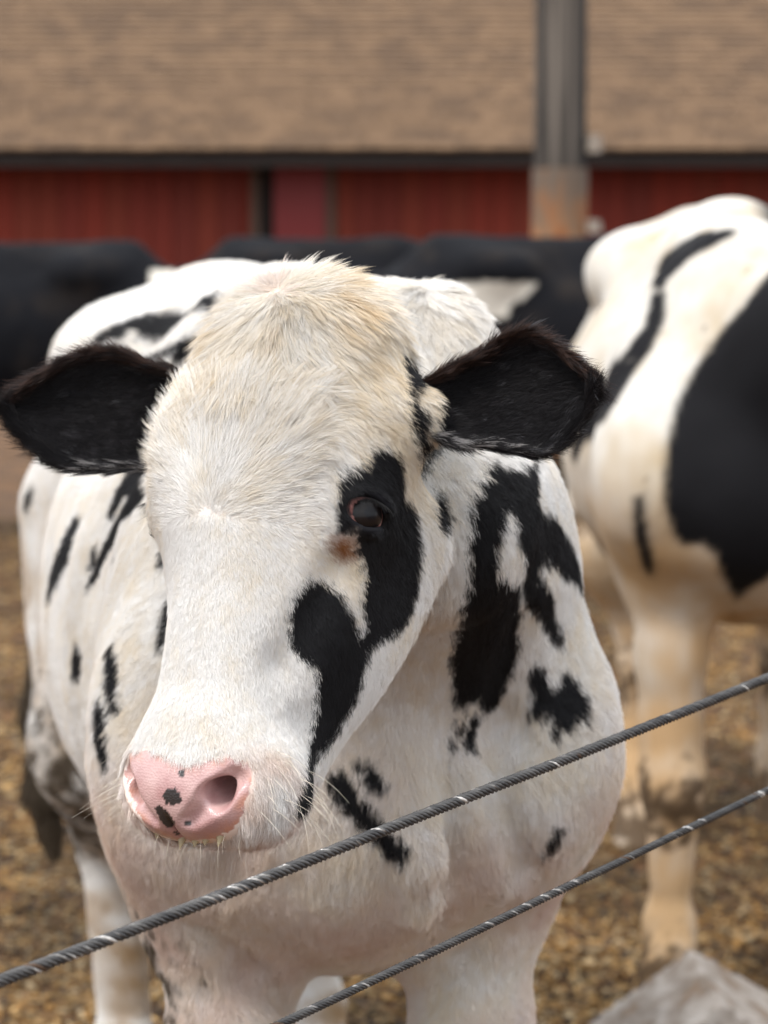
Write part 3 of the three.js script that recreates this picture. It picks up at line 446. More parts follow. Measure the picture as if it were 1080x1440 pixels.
// eyes
const eyeBlack = new THREE.MeshPhysicalMaterial({ vertexColors: true, roughness: 0.3, specularIntensity: 0.25, clearcoat: 0.3, clearcoatRoughness: 0.03 });
const eyeAt = V(EYE[0] - GAZE[0] * 0.0168, EYE[1] - 0.0008, EYE[2] - GAZE[1] * 0.0168);
for (const s of [1, -1]) {
  const g = new THREE.SphereGeometry(0.0205, 64, 40), gaze = V(0.905 * s, -0.06, 0.40).normalize();
  paint(g, (x, y, z) => {
    const v = V(x, y, z).normalize(), a = v.clone().addScaledVector(gaze, -v.dot(gaze)), r = Math.hypot(a.y * 1.15, a.x, a.z), front = v.dot(gaze) > 0;
    if (front && r < 0.74) return r < 0.30 ? [0.003, 0.003, 0.005] : [0.008, 0.006, 0.006];
    return mixc([0.42, 0.17, 0.15], [0.60, 0.33, 0.30], clamp(0.5 + noise(x * 900, y * 300, z * 900)));
  });
  g.translate(eyeAt.x * s, eyeAt.y, eyeAt.z); g.applyMatrix4(headIn);
  part('eye', g, eyeBlack, cow);
}

// ---------------------------------------------------------------- hair of the cow at the fence: tufts laid along the lie of the coat
const headTurn = new THREE.Matrix3().setFromMatrix4(headIn), hs = 1 / 0.965;
function comb(x, y, z, nx, ny, nz, out) {     // direction in which the hair lies
  const hx = mainCow.hx(x, y, z), hy = mainCow.hy(x, y, z), hz = mainCow.hz(x, y, z);
  const e = headIn.elements, k = 1 / 0.965;
  const isHead = smooth(-0.20, -0.15, hz) * (hy < 0.24 && hy > -0.36 && Math.abs(hx) < 0.18 ? 1 : 0);
  let vx = 0, vy = 0, vz = 0;
  if (isHead > 0) {
    const bend = 0.010 * noise(hx * 30, hy * 30, 4), meet = 0.058 + 0.25 * Math.abs(hx) + bend, up = smooth(meet - 0.010, meet + 0.010, hy);
    const dx = hx, dy = hy + 0.048, r = Math.hypot(dx, dy) + 1e-4;
    let ax, ay, az = 0;
    if (dy > 0) { ax = dx * 1.15; ay = dy * 0.9 + 0.006; } else { ax = dx * 0.7; ay = dy - 0.02; }
    let bx = dx * 1.3, by = (hy - 0.165) - 0.025; if (hy > 0.165) by = (hy - 0.165) * 1.5 - 0.01;
    const la = Math.hypot(ax, ay) + 1e-4, lb = Math.hypot(bx, by) + 1e-4;
    let lx = mix(ax / la, bx / lb, up), ly = mix(ay / la, by / lb, up);
    const side = smooth(0.060, 0.100, Math.abs(hx)) * smooth(-0.24, -0.05, hy);      // temples and cheeks: back and down
    lx = mix(lx, 0, side * 0.8); ly = mix(ly, -0.75, side * 0.75); az = mix(-0.25, -0.7, side);
    const hnx = (e[0] * nx + e[1] * ny + e[2] * nz) * k, lnx = hnx;
    if (hy > 0.15) az -= (hy - 0.15) * 14;
    vx = (e[0] * lx + e[4] * ly + e[8] * az) * k; vy = (e[1] * lx + e[5] * ly + e[9] * az) * k; vz = (e[2] * lx + e[6] * ly + e[10] * az) * k;
  }
  if (isHead < 1) {
    const chest = smooth(-0.25, 0.05, z), leg = smooth(0.72, 0.6, y), w = 1 - isHead;
    vx += w * 0.12 * Math.sign(x) * chest; vy += w * mix(mix(-0.5, -1, chest), -1, leg); vz += w * mix(mix(-1, -0.25, chest), -0.1, leg);
  }
  const a = mix(mix(0.32, 0.16, isHead), 0.50, isHead * smooth(-0.05, 0.03, hy)), f = 20;
  vx += a * noise(x * f, y * f, z * f); vy += a * noise(x * f + 40, y * f, z * f); vz += a * noise(x * f, y * f + 40, z * f);
  const d = vx * nx + vy * ny + vz * nz; vx -= d * nx; vy -= d * ny; vz -= d * nz;
  const l = Math.hypot(vx, vy, vz) || 1; out.set(vx / l, vy / l, vz / l);
  return isHead;
}
// length in metres, tufts for each square metre, spread in metres, lift
function growth(x, y, z) {
  const hx = Math.abs(mainCow.hx(x, y, z)), hy = mainCow.hy(x, y, z), hz = mainCow.hz(x, y, z);
  if (hz > -0.2 && hy < 0.24 && hx < 0.18 && hy > -0.36) {
    const fore = smooth(-0.06, 0.02, hy), poll = smooth(0.07, 0.15, hy), eye = Math.hypot(hx - EYE[0], hy - EYE[1], hz - EYE[2]), nose = inside(PATCHES.nose, x, y, z, 0.003);
    if (eye < 0.0195) return null;
    if (nose > -0.0045 && nose !== -1) return null;
    let L = mix(0.0085, 0.027, fore); L = mix(L, 0.026, poll);
    const lip = smooth(-0.22, -0.255, hy) * smooth(-0.03, -0.07, hz); L = mix(L, 0.0090, lip); L = mix(0.004, L, smooth(0.020, 0.05, eye));
    const side = smooth(0.060, 0.088, hx); L = mix(L, Math.min(L, 0.0115), side);
    return [L, mix(1.5e5, 0.95e5, fore), mix(0.0055, 0.0050, fore), mix(0.10, 0.20, fore) + 0.05 * poll + 0.30 * lip];
  }
  if (z < -1.50 && x < -0.2 && y < 0.8) return [0.024, 0.6e5, 0.008, 0.30];
  if (z > -0.42) return [y < 0.75 ? 0.012 : (y > 1.3 ? 0.022 : 0.013), 0.85e5, 0.0065, y < 0.95 ? 0.24 : 0.16];
  return [y > 1.25 ? 0.014 : 0.012, 0.30e5, 0.011, 0.15];
}
function tuftGeometry(seed, hairs) {      // x across (spread 1), y along (length 1), z up (length 1)
  const r = rng(seed), pos = [], idx = [];
  for (let h = 0; h < hairs; h++) {
    const rx = (r() * 2 - 1), ry = (r() - 0.5) * 0.9, len = 0.65 + 0.5 * r(), lift = 0.5 + 1.0 * r(), sway = (r() - 0.5) * 0.9 - rx * 0.35, wid = 0.016 + 0.015 * r(), a0 = r() * 6.28, wave = 0.22 * r(), ph = r() * 1.5, S = 4;
    for (let s = 0; s <= S; s++) {
      const t = s / S, taper = s === S ? 0.12 : 1 - 0.35 * t, px = rx + sway * t * t + wave * Math.sin(t * 5.5 + ph), py = ry + len * t, pz = -0.03 + lift * (0.22 * t - 0.10 * t * t * t);
      for (let k = 0; k < 3; k++) { const a = a0 + k * 2.0944; pos.push(px + Math.cos(a) * wid * taper, py, pz + Math.sin(a) * wid * 0.32 * taper); }
    }
    const b = h * 3 * (S + 1);
    for (let s = 0; s < S; s++) for (let k = 0; k < 3; k++) { const p = b + s * 3 + k, q = b + s * 3 + (k + 1) % 3; idx.push(p, q, p + 3, q, q + 3, p + 3); }
  }
  const g = new THREE.BufferGeometry(); g.setAttribute('position', new THREE.Float32BufferAttribute(pos, 3)); g.setIndex(idx); g.computeVertexNormals();
  return g;
}
const hairMat = new THREE.MeshPhysicalMaterial({ color: 0xffffff, roughness: 0.6, specularIntensity: 0.6 });
function grow(name, list, parent, seed, hairs) {     // list of [matrix elements..., colour] shared between three tufts
  for (let v = 0; v < 3; v++) {
    const own = list.filter((_, i) => i % 3 === v), im = new THREE.InstancedMesh(tuftGeometry(seed + v, hairs), hairMat, own.length);
    own.forEach(([m, c], i) => { im.setMatrixAt(i, m); im.setColorAt(i, c); });
    im.name = name; im.receiveShadow = im.castShadow = true; im.userData.kind = 'stuff'; parent.add(im);
  }
}
const X = V(), Y = V(), Z = V(), tufts = [], R1 = rng(77);
{
  const p = cowGeo.attributes.position.array, n = cowGeo.attributes.normal.array, idx = cowGeo.index.array;
  let carry = 0;
  for (let i = 0; i < idx.length; i += 3) {
    const a = idx[i] * 3, b = idx[i + 1] * 3, c = idx[i + 2] * 3;
    const gr = growth(p[a], p[a + 1], p[a + 2]);
    if (!gr) continue;
    const ux = p[b] - p[a], uy = p[b + 1] - p[a + 1], uz = p[b + 2] - p[a + 2], wx = p[c] - p[a], wy = p[c + 1] - p[a + 1], wz = p[c + 2] - p[a + 2];
    carry += 0.5 * Math.hypot(uy * wz - uz * wy, uz * wx - ux * wz, ux * wy - uy * wx) * gr[1] * FUR;
    while (carry > R1()) {
      carry -= 1;
      let s = R1(), t = R1(); if (s + t > 1) { s = 1 - s; t = 1 - t; }
      const x = p[a] + ux * s + wx * t, y = p[a + 1] + uy * s + wy * t, z = p[a + 2] + uz * s + wz * t;
      if (y < 0.14) continue;
      Z.set(n[a], n[a + 1], n[a + 2]);
      comb(x, y, z, Z.x, Z.y, Z.z, Y);
      const turn = (R1() - 0.5) * 0.32, L = gr[0] * (0.75 + 0.5 * R1()), tilt = gr[3] * (0.2 + 0.9 * R1());
      X.crossVectors(Y, Z);
      Y.multiplyScalar(Math.cos(turn)).addScaledVector(X, Math.sin(turn)).addScaledVector(Z, tilt).normalize();
      X.crossVectors(Y, Z).normalize(); Z.crossVectors(X, Y).normalize();
      const cc = coat(x, y, z, true, R1());
      tufts.push([new THREE.Matrix4().makeBasis(X.clone().multiplyScalar(gr[2]), Y.clone().multiplyScalar(L), Z.clone().multiplyScalar(L)).setPosition(x, y, z), new THREE.Color().setRGB(cc[0], cc[1], cc[2])]);
    }
  }
}
grow('fur', tufts, cow, 5, 26);
// ears: hair along the leaf, long at the rim
const earTufts = [];
for (const e of earFrames) for (let k = 0; k < 5200 * FUR; k++) {
  const out = R1() < 0.35 ? 1 : 0, rim = R1() < 0.34, t = Math.pow(R1(), 0.8) * 0.99, u = rim ? Math.sign(R1() - 0.5) * (0.86 + 0.14 * R1()) : R1() * 2 - 1, d = 0.01;
  const P0 = e.at(t, u, out), Pt = e.at(Math.min(1, t + d), u, out), Pu = e.at(t, Math.min(1, u + d), out), Pb = e.at(t, u - d, out);
  Y.copy(Pt).sub(P0).normalize(); X.copy(Pu).sub(Pb).normalize(); Z.crossVectors(X, Y); if (Z.dot(e.open) * (out ? -1 : 1) < 0) Z.negate(); Z.normalize();
  const edge = Math.max(smooth(0.7, 1, Math.abs(u)), smooth(0.8, 1, t));
  Y.addScaledVector(X, (u > 0 ? 1 : -1) * edge * 0.9 * R1()).addScaledVector(Z, (out ? 0.12 : 0.26) * R1()).addScaledVector(X, (R1() - 0.5) * 0.5).normalize();
  X.crossVectors(Y, Z).normalize(); Z.crossVectors(X, Y).normalize();
  const L = mix(0.011, 0.019, edge) * (0.6 + 0.7 * R1()), brown = edge * smooth(0.2, 0.9, u) * 0.8, lower = smooth(-0.6, -0.95, u) * (1 - out) * smooth(0.75, 0.3, t);
  let c = mixc([0.012, 0.011, 0.013], [0.075, 0.032, 0.018], brown * R1());
  if (R1() < lower * 0.35) c = [0.30, 0.29, 0.29]; if (R1() < 0.02) c = [0.10, 0.10, 0.11];
  const m = new THREE.Matrix4().makeBasis(X.clone().multiplyScalar(0.0042), Y.clone().multiplyScalar(L), Z.clone().multiplyScalar(L)).setPosition(P0);
  earTufts.push([m.premultiply(headIn), new THREE.Color().setRGB(...c)]);
}
grow('ear_hair', earTufts, cow, 15, 14);

// stray hairs, whiskers, lashes: thin bent tubes in the head frame
function strand(p, dir, bend, len, r0) {
  const q = [0, 0.33, 0.66, 1].map((t) => p.clone().addScaledVector(dir, len * t).addScaledVector(bend, len * t * t));
  const g = new THREE.TubeGeometry(new THREE.CatmullRomCurve3(q), 7, r0, 4), a = g.attributes.position, c = new THREE.CatmullRomCurve3(q), s = V();
  for (let i = 0; i < a.count; i++) { const t = Math.floor(i / 5) / 7; c.getPointAt(t, s); const k = 1 - 0.8 * t; a.setXYZ(i, mix(s.x, a.getX(i), k), mix(s.y, a.getY(i), k), mix(s.z, a.getZ(i), k)); }
  return g;
}
const headHit = (x, y, z, dir) => { const p = V(x, y, z); for (let k = 0; k < 60; k++) { const d = headField(p.x, p.y, p.z); if (d < 0.0005) break; p.addScaledVector(dir, -Math.max(d * 0.7, 0.0004)); } return p; };
const R2 = rng(9);
{
  const w = [];
  for (let k = 0; k < 60; k++) {           // whiskers on lips and chin
    const s = k % 2 ? 1 : -1, a = V(s * (0.6 + 0.5 * R2()), -0.55 * R2() - 0.1, -0.5 + 0.9 * R2()).normalize();
    const p = headHit(s * 0.14, -0.262 + 0.05 * (R2() - 0.5), -0.095 + 0.09 * (R2() - 0.5), V(s, -0.1, 0.05).normalize());
    w.push(strand(p, a, V(0, -0.35 + 0.2 * R2(), 0.1), 0.018 + 0.030 * R2(), 0.00024));
  }
  for (let k = 0; k < 26; k++) {
    const p = headHit((R2() - 0.5) * 0.10, -0.40, -0.11 + 0.05 * R2(), V(0, -1, 0)), a = V((R2() - 0.5) * 0.8, -1, 0.2 * R2()).normalize();
    w.push(strand(p, a, V((R2() - 0.5) * 0.5, 0, -0.3), 0.012 + 0.026 * R2(), 0.00022));
  }
  const g = mergeGeometries(w); g.applyMatrix4(headIn);
  part('whiskers', g, new THREE.MeshStandardMaterial({ color: new THREE.Color().setRGB(0.72, 0.66, 0.56), roughness: 0.5 }), cow);
}
{
  const w = [];
  for (let k = 0; k < 80; k++) {          // wispy crest on the poll
    const x = (R2() - 0.5) * 0.15, p = headHit(x, 0.30, -0.08 + 0.05 * (R2() - 0.5), V(0, 1, 0.2).normalize());
    w.push(strand(p.addScaledVector(V(0, -1, 0), 0.002), V(x * 5 + (R2() - 0.5) * 1.3, 1, 0.2 * (R2() - 0.5)).normalize(), V((R2() - 0.5) * 0.9, -0.2, 0.1), 0.010 + 0.022 * R2(), 0.00026));
  }
  const g = mergeGeometries(w); g.applyMatrix4(headIn);
  part('crest_hair', g, new THREE.MeshStandardMaterial({ color: new THREE.Color().setRGB(0.74, 0.66, 0.52), roughness: 0.5 }), cow);
}
for (const s of [1, -1]) {                 // lashes along the upper lid
  const w = [], g0 = V(GAZE[0] * s, 0, GAZE[1]), side = V(-GAZE[1] * s, 0, GAZE[0]);
  for (let k = 0; k < 34; k++) {
    const t = (k / 33 - 0.5) * 0.032, p = V(EYE[0] * s, EYE[1] + 0.0105 - 13 * t * t, EYE[2]).addScaledVector(side, t).addScaledVector(g0, 0.0035);
    w.push(strand(p, V(g0.x, -0.55, g0.z).addScaledVector(side, t * 14).normalize(), V(g0.x * 0.1, -0.3, g0.z * 0.1), 0.009 + 0.006 * R2(), 0.00028));
  }
  part('eyelashes', mergeGeometries(w).applyMatrix4(headIn), new THREE.MeshStandardMaterial({ color: 0x0a0a0c, roughness: 0.5 }), cow);
}
{                                          // drops of slaver along the lip
  const w = [];
  for (const [x, l] of [[-0.030, 0.006], [-0.004, 0.010], [0.010, 0.007], [0.020, 0.006], [0.034, 0.010]]) {
    const p = headHit(x, -0.42, -0.066, V(0, -1, 0)), g = new THREE.ConeGeometry(0.0042, l, 10).rotateX(Math.PI); g.translate(p.x, p.y - l / 2 + 0.002, p.z); w.push(g);
  }
  part('slaver', mergeGeometries(w).applyMatrix4(headIn), new THREE.MeshPhysicalMaterial({ color: new THREE.Color().setRGB(0.62, 0.55, 0.38), roughness: 0.2, transmission: 0.5, thickness: 0 }), cow);
}
shadowed(cow);

// ---------------------------------------------------------------- the other cows
function plainCow(field, cell, place, colour, label, spots) {
  const g = new THREE.Group(); g.name = numbered('cow'); g.applyMatrix4(place); scene.add(g);
  const e = field.headMatrix.elements, hx = e[12], hy = e[13], hz = e[14];
  const geo = mesher(field.all, [Math.min(-0.5, hx - 0.4), -0.02, -1.95], [Math.max(0.5, hx + 0.4), Math.max(1.55, hy + 0.4), Math.max(0.4, hz + 0.45)], cell);
  paint(geo, colour);
  part('body', geo, coatMat, g);
  for (const f of earFrames) part('ear', earGeometry(f, 12, 9, [0.02, 0.018, 0.018]).applyMatrix4(field.headMatrix), coatMat, g);
  for (const s of [1, -1]) part('eye', new THREE.SphereGeometry(0.0212, 16, 12).translate(0.0855 * s, -0.021, -0.0515).applyMatrix4(field.headMatrix), darkEye, g);
  tag(g, label, 'cow', spots); shadowed(g);
  return g;
}
const coatMat = new THREE.MeshPhysicalMaterial({ vertexColors: true, roughness: 0.8, specularIntensity: 0.2 });
const darkEye = new THREE.MeshPhysicalMaterial({ color: 0x070606, roughness: 0.15, clearcoat: 1 });
cow2.headMatrix = cow2Pose.head;
plainCow(cow2, 0.0105, cow2Place, (x, y, z) => {
  let ink = smooth(0.03, 0.10, x + 0.03 * noise(y * 6, z * 6, 2)) * smooth(-0.72, -0.68, z) * smooth(0.74, 0.78, y + 0.08 * noise(z * 4, y * 4, 1));
  for (const q of Object.values(PATCHES2)) { const v = inside(q, x, y, z, 0.003); if (v !== -1) ink = Math.max(ink, smooth(-0.008, 0.008, v)); }
  const patchy = fbm(x * 6, y * 6, z * 6), grain = noise(x * 45, y * 18, z * 45);
  let c = mixc([0.55, 0.53, 0.49], [0.43, 0.35, 0.24], clamp(0.26 + 0.7 * patchy + 0.3 * grain));
  c = mixc(c, LIN.tan, clamp(smooth(1.05, 0.72, y) * (0.70 + 0.7 * fbm(x * 5, y * 5 + 7, z * 5) + 0.2 * grain)));
  const knee = Math.max(1 - Math.abs(y - 0.36) / 0.11, smooth(0.20, 0.06, y) * 0.9, smooth(0.80, 0.72, y) * smooth(0.62, 0.70, y) * smooth(-0.15, -0.4, z) * 0.8), m = knee + 0.5 * fbm(x * 22, y * 22, z * 22) + 0.5 * noise(x * 60, y * 60, z * 60) - 0.42;
  if (m > 0) c = mixc(c, [0.075, 0.048, 0.028], clamp(m * 3) * 0.92);
  return mixc(c, [0.008, 0.008, 0.0095], ink);
}, 'tall white and black cow with muddy knees beside the cow at the cables');

const lowered = (yaw, x = 0) => ({ head: headTurned(x, 0.95, 0.62, yaw, -0.55), neck: [[0, 1.12, -0.16, 0.18], [x * 0.4, 1.08, 0.12, 0.15], [x * 0.9, 1.0, 0.42, 0.11]], tail: [[0, 1.22, -1.60, 0.035], [0, 1.02, -1.68, 0.025], [0.02, 0.62, -1.68, 0.022], [0.02, 0.40, -1.66, 0.035]] });
const herd = [
  // x, z, turn, height, white(x, y, z), label
  [-2.50, -11.2, -86, 1.01, (x, y, z) => z < -1.40 && y > 1.13 && y < 1.27, 'black cow with a small white rump patch before the red barn wall', lowered(-0.2)],
  [0.55, -12.3, 82, 1.02, (x, y, z) => false, 'all black cow between the white rumped cow and the barn post', lowered(0.3, 0.05)],
  [1.55, -10.2, 100, 1.03, (x, y, z) => z < -1.02 - 0.05 * Math.sin(y * 30) && z > -1.28 && y < 1.22 && y > 1.08, 'black cow with a white spot on the thigh below the barn post', lowered(-0.3)],
  [1.02, -13.4, -80, 1.04, (x, y, z) => z > 0.3 && y > 0.9, 'black cow with a white blaze close to the barn post', lowered(0.2)],
];
for (const [x, z, turn, s, white, label, pose] of herd) {
  const f = cowField(pose); f.headMatrix = pose.head;
  plainCow(f, 0.022, new THREE.Matrix4().makeRotationY(THREE.MathUtils.degToRad(turn)).scale(V(s, s, s)).setPosition(x, 0, z), (a, b, c) => white(a, b, c) ? [0.72, 0.68, 0.6] : (b < 0.3 ? [0.04, 0.028, 0.018] : mixc([0.006, 0.0064, 0.0085], [0.022, 0.018, 0.016], clamp(fbm(a * 5, b * 4, c * 5)))), label);
}

// ---------------------------------------------------------------- ground
{
  const S = 640, data = new Uint8Array(S * S * 4), c1 = [100, 68, 34], c2 = [58, 40, 23], c3 = [134, 96, 50], c4 = [34, 24, 16];
  for (let y = 0; y < S; y++) for (let x = 0; x < S; x++) {
    const u = x / S * 6.2832, v = y / S * 6.2832, a = Math.cos(u), b = Math.sin(u), c = Math.cos(v), d = Math.sin(v);
    const big = fbm(a * 2.2 + c, b * 2.2 + d * 1.4, c * 2 - a), mid = noise(a * 9 + d * 3, b * 9, c * 9 + 5), fine = noise(x * 0.21, y * 0.21, 3) + 0.6 * noise(x * 0.5, y * 0.5, 8);
    let k = mixc(c1, c2, clamp(0.5 + 0.8 * big + 0.4 * mid)); k = mixc(k, fine > 0 ? c3 : c4, clamp(Math.abs(fine) * 0.8));
    data.set([k[0], k[1], k[2], 255], (y * S + x) * 4);
  }
  const t = new THREE.DataTexture(data, S, S); t.colorSpace = THREE.SRGBColorSpace; t.magFilter = THREE.LinearFilter; t.wrapS = t.wrapT = THREE.RepeatWrapping; t.needsUpdate = true;
  const g = new THREE.PlaneGeometry(16, 20, 320, 400).rotateX(-Math.PI / 2).translate(0, 0, -7.5), p = g.attributes.position;
  for (let i = 0; i < p.count; i++) { const x = p.getX(i), z = p.getZ(i), edge = Math.min(1, (8 - Math.abs(x)) / 1.5, (10 - Math.abs(z + 7.5)) / 1.5); p.setY(i, edge * (0.022 * fbm(x * 2.2, 1, z * 2.2) + 0.010 * noise(x * 11, 4, z * 11)) + 0.004 * edge); }
  g.computeVertexNormals();
  const uv = g.attributes.uv; for (let i = 0; i < uv.count; i++) uv.setXY(i, p.getX(i) / 2.3, p.getZ(i) / 2.3);
  const mat = new THREE.MeshStandardMaterial({ map: t, roughness: 0.95 }), yard = part('yard', g, mat, scene); yard.userData.kind = 'structure';
  const far = new THREE.PlaneGeometry(400, 400).rotateX(-Math.PI / 2).translate(0, -0.03, 0), fu = far.attributes.uv; for (let i = 0; i < fu.count; i++) fu.setXY(i, fu.getX(i) * 170, fu.getY(i) * 170);
  const far2 = part('ground', far, mat, scene); far2.userData.kind = 'structure';
  // chopped straw and wood litter
  const r = rng(31), chip = new THREE.BoxGeometry(1, 1, 1), cp = chip.attributes.position;
  for (let i = 0; i < cp.count; i++) cp.setXYZ(i, cp.getX(i) * (cp.getZ(i) > 0 ? 0.7 : 1.0), cp.getY(i), cp.getZ(i));
  chip.computeVertexNormals();
  const N = 90000, im = new THREE.InstancedMesh(chip, new THREE.MeshStandardMaterial({ color: 0xffffff, roughness: 0.9 }), N), m = new THREE.Matrix4(), q = new THREE.Quaternion(), col = new THREE.Color();
  const tones = [[0.24, 0.135, 0.045], [0.13, 0.072, 0.028], [0.34, 0.215, 0.085], [0.06, 0.037, 0.02], [0.27, 0.145, 0.04], [0.36, 0.27, 0.15]];
  for (let i = 0; i < N; i++) {
    const d = 3.2 + 9 * Math.pow(r(), 1.7), x = (r() - 0.5) * (1.0 + d * 0.50), straw = r() < 0.3, long = straw ? 0.03 + 0.05 * r() : 0.006 + 0.018 * r(), wide = straw ? 0.0025 + 0.002 * r() : 0.005 + 0.010 * r(), k = tones[Math.floor(r() * 6)];
    const b = (0.7 + 0.6 * r()) * (0.40 + 0.60 * smooth(-0.4, 0.3, fbm(x * 1.9, 3, d * 1.9)));
    q.setFromEuler(new THREE.Euler((r() - 0.5) * 0.8, r() * 6.28, (r() - 0.5) * 0.8));
    m.compose(V(x, 0.010 + 0.022 * fbm(x * 2.2, 1, -d * 2.2) + 0.010 * noise(x * 11, 4, -d * 11) + 0.008 * r(), -d), q, V(wide, straw ? 0.002 : 0.004 + 0.005 * r(), long)); im.setMatrixAt(i, m); im.setColorAt(i, col.setRGB(k[0] * b, k[1] * b, k[2] * b));
  }
  im.name = 'straw_litter'; tag(im, 'golden brown straw and wood litter strewn over the yard', 'litter', null, 'stuff'); scene.add(im);
}

// ---------------------------------------------------------------- barn
{
  const barn = new THREE.Group(); barn.name = 'barn'; barn.position.set(0, 0, -25); barn.rotation.y = 0.006; scene.add(barn);
  tag(barn, 'long red board barn with a low brown shingled roof behind the herd', 'barn');
  const r = rng(4), reds = [[0.163, 0.0154, 0.0054], [0.188, 0.0178, 0.0054], [0.139, 0.0138, 0.0049], [0.173, 0.0211, 0.0070]].map((c) => new THREE.MeshStandardMaterial({ color: new THREE.Color().setRGB(...c), roughness: 0.8 }));
  const dark = new THREE.MeshStandardMaterial({ color: 0x1d1512, roughness: 0.95 }), trim = new THREE.MeshStandardMaterial({ color: new THREE.Color().setRGB(0.085, 0.05, 0.035), roughness: 0.85 }), doorRed = new THREE.MeshStandardMaterial({ color: new THREE.Color().setRGB(0.185, 0.010, 0.010), roughness: 0.55 });
  const W = 26, eave = 2.30, box = (w, h, d, x, y, z) => new THREE.BoxGeometry(w, h, d).translate(x, y, z);
  part('wall', mergeGeometries([box(W, 2.56, 0.12, 0, 1.28, -0.75), box(0.12, 2.5, 8, -W / 2, 1.25, -4.8), box(0.12, 2.5, 8, W / 2, 1.25, -4.8), box(W, 2.5, 0.12, 0, 1.25, -8.8)]), dark, barn);
  const boards = [0, 1].map((k) => new THREE.BoxGeometry(0.225 + 0.008 * k, 2.55, 0.022 + 0.008 * k));
  for (let i = 0; i < 108; i++) {
    const x = -12.9 + i * 0.24; if (x > -1.28 && x < -0.56) continue;
    const b = part('board', boards[i % 2], reds[Math.floor(r() * 4)], barn); b.position.set(x, 1.28, -0.672 + 0.006 * r());
  }
  const door = new THREE.Group(); door.name = 'door'; door.position.set(-0.92, 0, -0.66); barn.add(door);
  part('door_leaf', box(0.56, 2.35, 0.05, 0.04, 1.18, 0), doorRed, door); part('frame', box(0.10, 2.5, 0.09, 0.365, 1.25, 0.02), trim, door); part('frame', box(0.12, 2.5, 0.09, -0.33, 1.25, 0.02), dark, door);
  part('post', box(0.09, 2.5, 0.10, -1.36, 1.25, -0.60), trim, barn);
  // roof: sheathing, fascia and courses of shingles
  const pitch = THREE.MathUtils.degToRad(30), roof = new THREE.Group(); roof.name = 'roof'; barn.add(roof);
  const along = (t, lift) => [eave + Math.sin(pitch) * t + Math.cos(pitch) * lift, -Math.cos(pitch) * t + Math.sin(pitch) * lift];
  const slab = new THREE.BoxGeometry(W + 0.8, 0.06, 5.6); slab.rotateX(pitch); { const [y, z] = along(2.8, -0.045); slab.translate(0, y, z); }
  part('sheathing', slab, dark, roof);
  part('sheathing', new THREE.BoxGeometry(W + 0.8, 0.06, 5.6).rotateX(-pitch).translate(0, eave + Math.sin(pitch) * 2.8 - 0.04, -Math.cos(pitch) * 8.4 + 0.03), dark, roof);
  part('fascia', box(W + 0.7, 0.14, 0.035, 0, eave - 0.10, -0.03), dark, roof);
  const mats = [[0.1305, 0.0774, 0.0396], [0.1098, 0.0648, 0.0333], [0.1512, 0.0909, 0.0477], [0.0936, 0.0549, 0.0288]].map((c) => new THREE.MeshStandardMaterial({ color: new THREE.Color().setRGB(...c), roughness: 0.9 }));
  const expo = 0.15, shapes = [0.20, 0.255, 0.31].map((w) => new THREE.BoxGeometry(w - 0.010, 0.034, 0.24).translate(0, 0, -0.13).rotateX(pitch - 0.11));
  const rest = [[], [], [], []]; let single = 0;
  for (let c = 0; c < 36; c++) {
    let x = -W / 2 + 0.3 * r();
    while (x < W / 2) {
      const k = Math.floor(r() * 3), w = [0.20, 0.255, 0.31][k], m = Math.floor(clamp(2 + 0.9 * fbm(x * 0.7, c * 0.3, 2) + (r() - 0.5) * 3, 0, 3.99)), [y, z] = along(c * expo - 0.05 + 0.012 * r(), 0.030);
      if (c < 9 && Math.abs(x + w / 2) < 4.15 && single < 300) { const s = part('shingle', shapes[k], mats[m], roof); s.position.set(x + w / 2, y, z); single++; }
      else rest[m].push(shapes[k].clone().translate(x + w / 2, y, z));
      x += w;
    }
  }
  rest.forEach((list, m) => { const s = part('shingles', mergeGeometries(list), mats[m], roof); s.userData.kind = 'stuff'; });
  shadowed(barn);
}
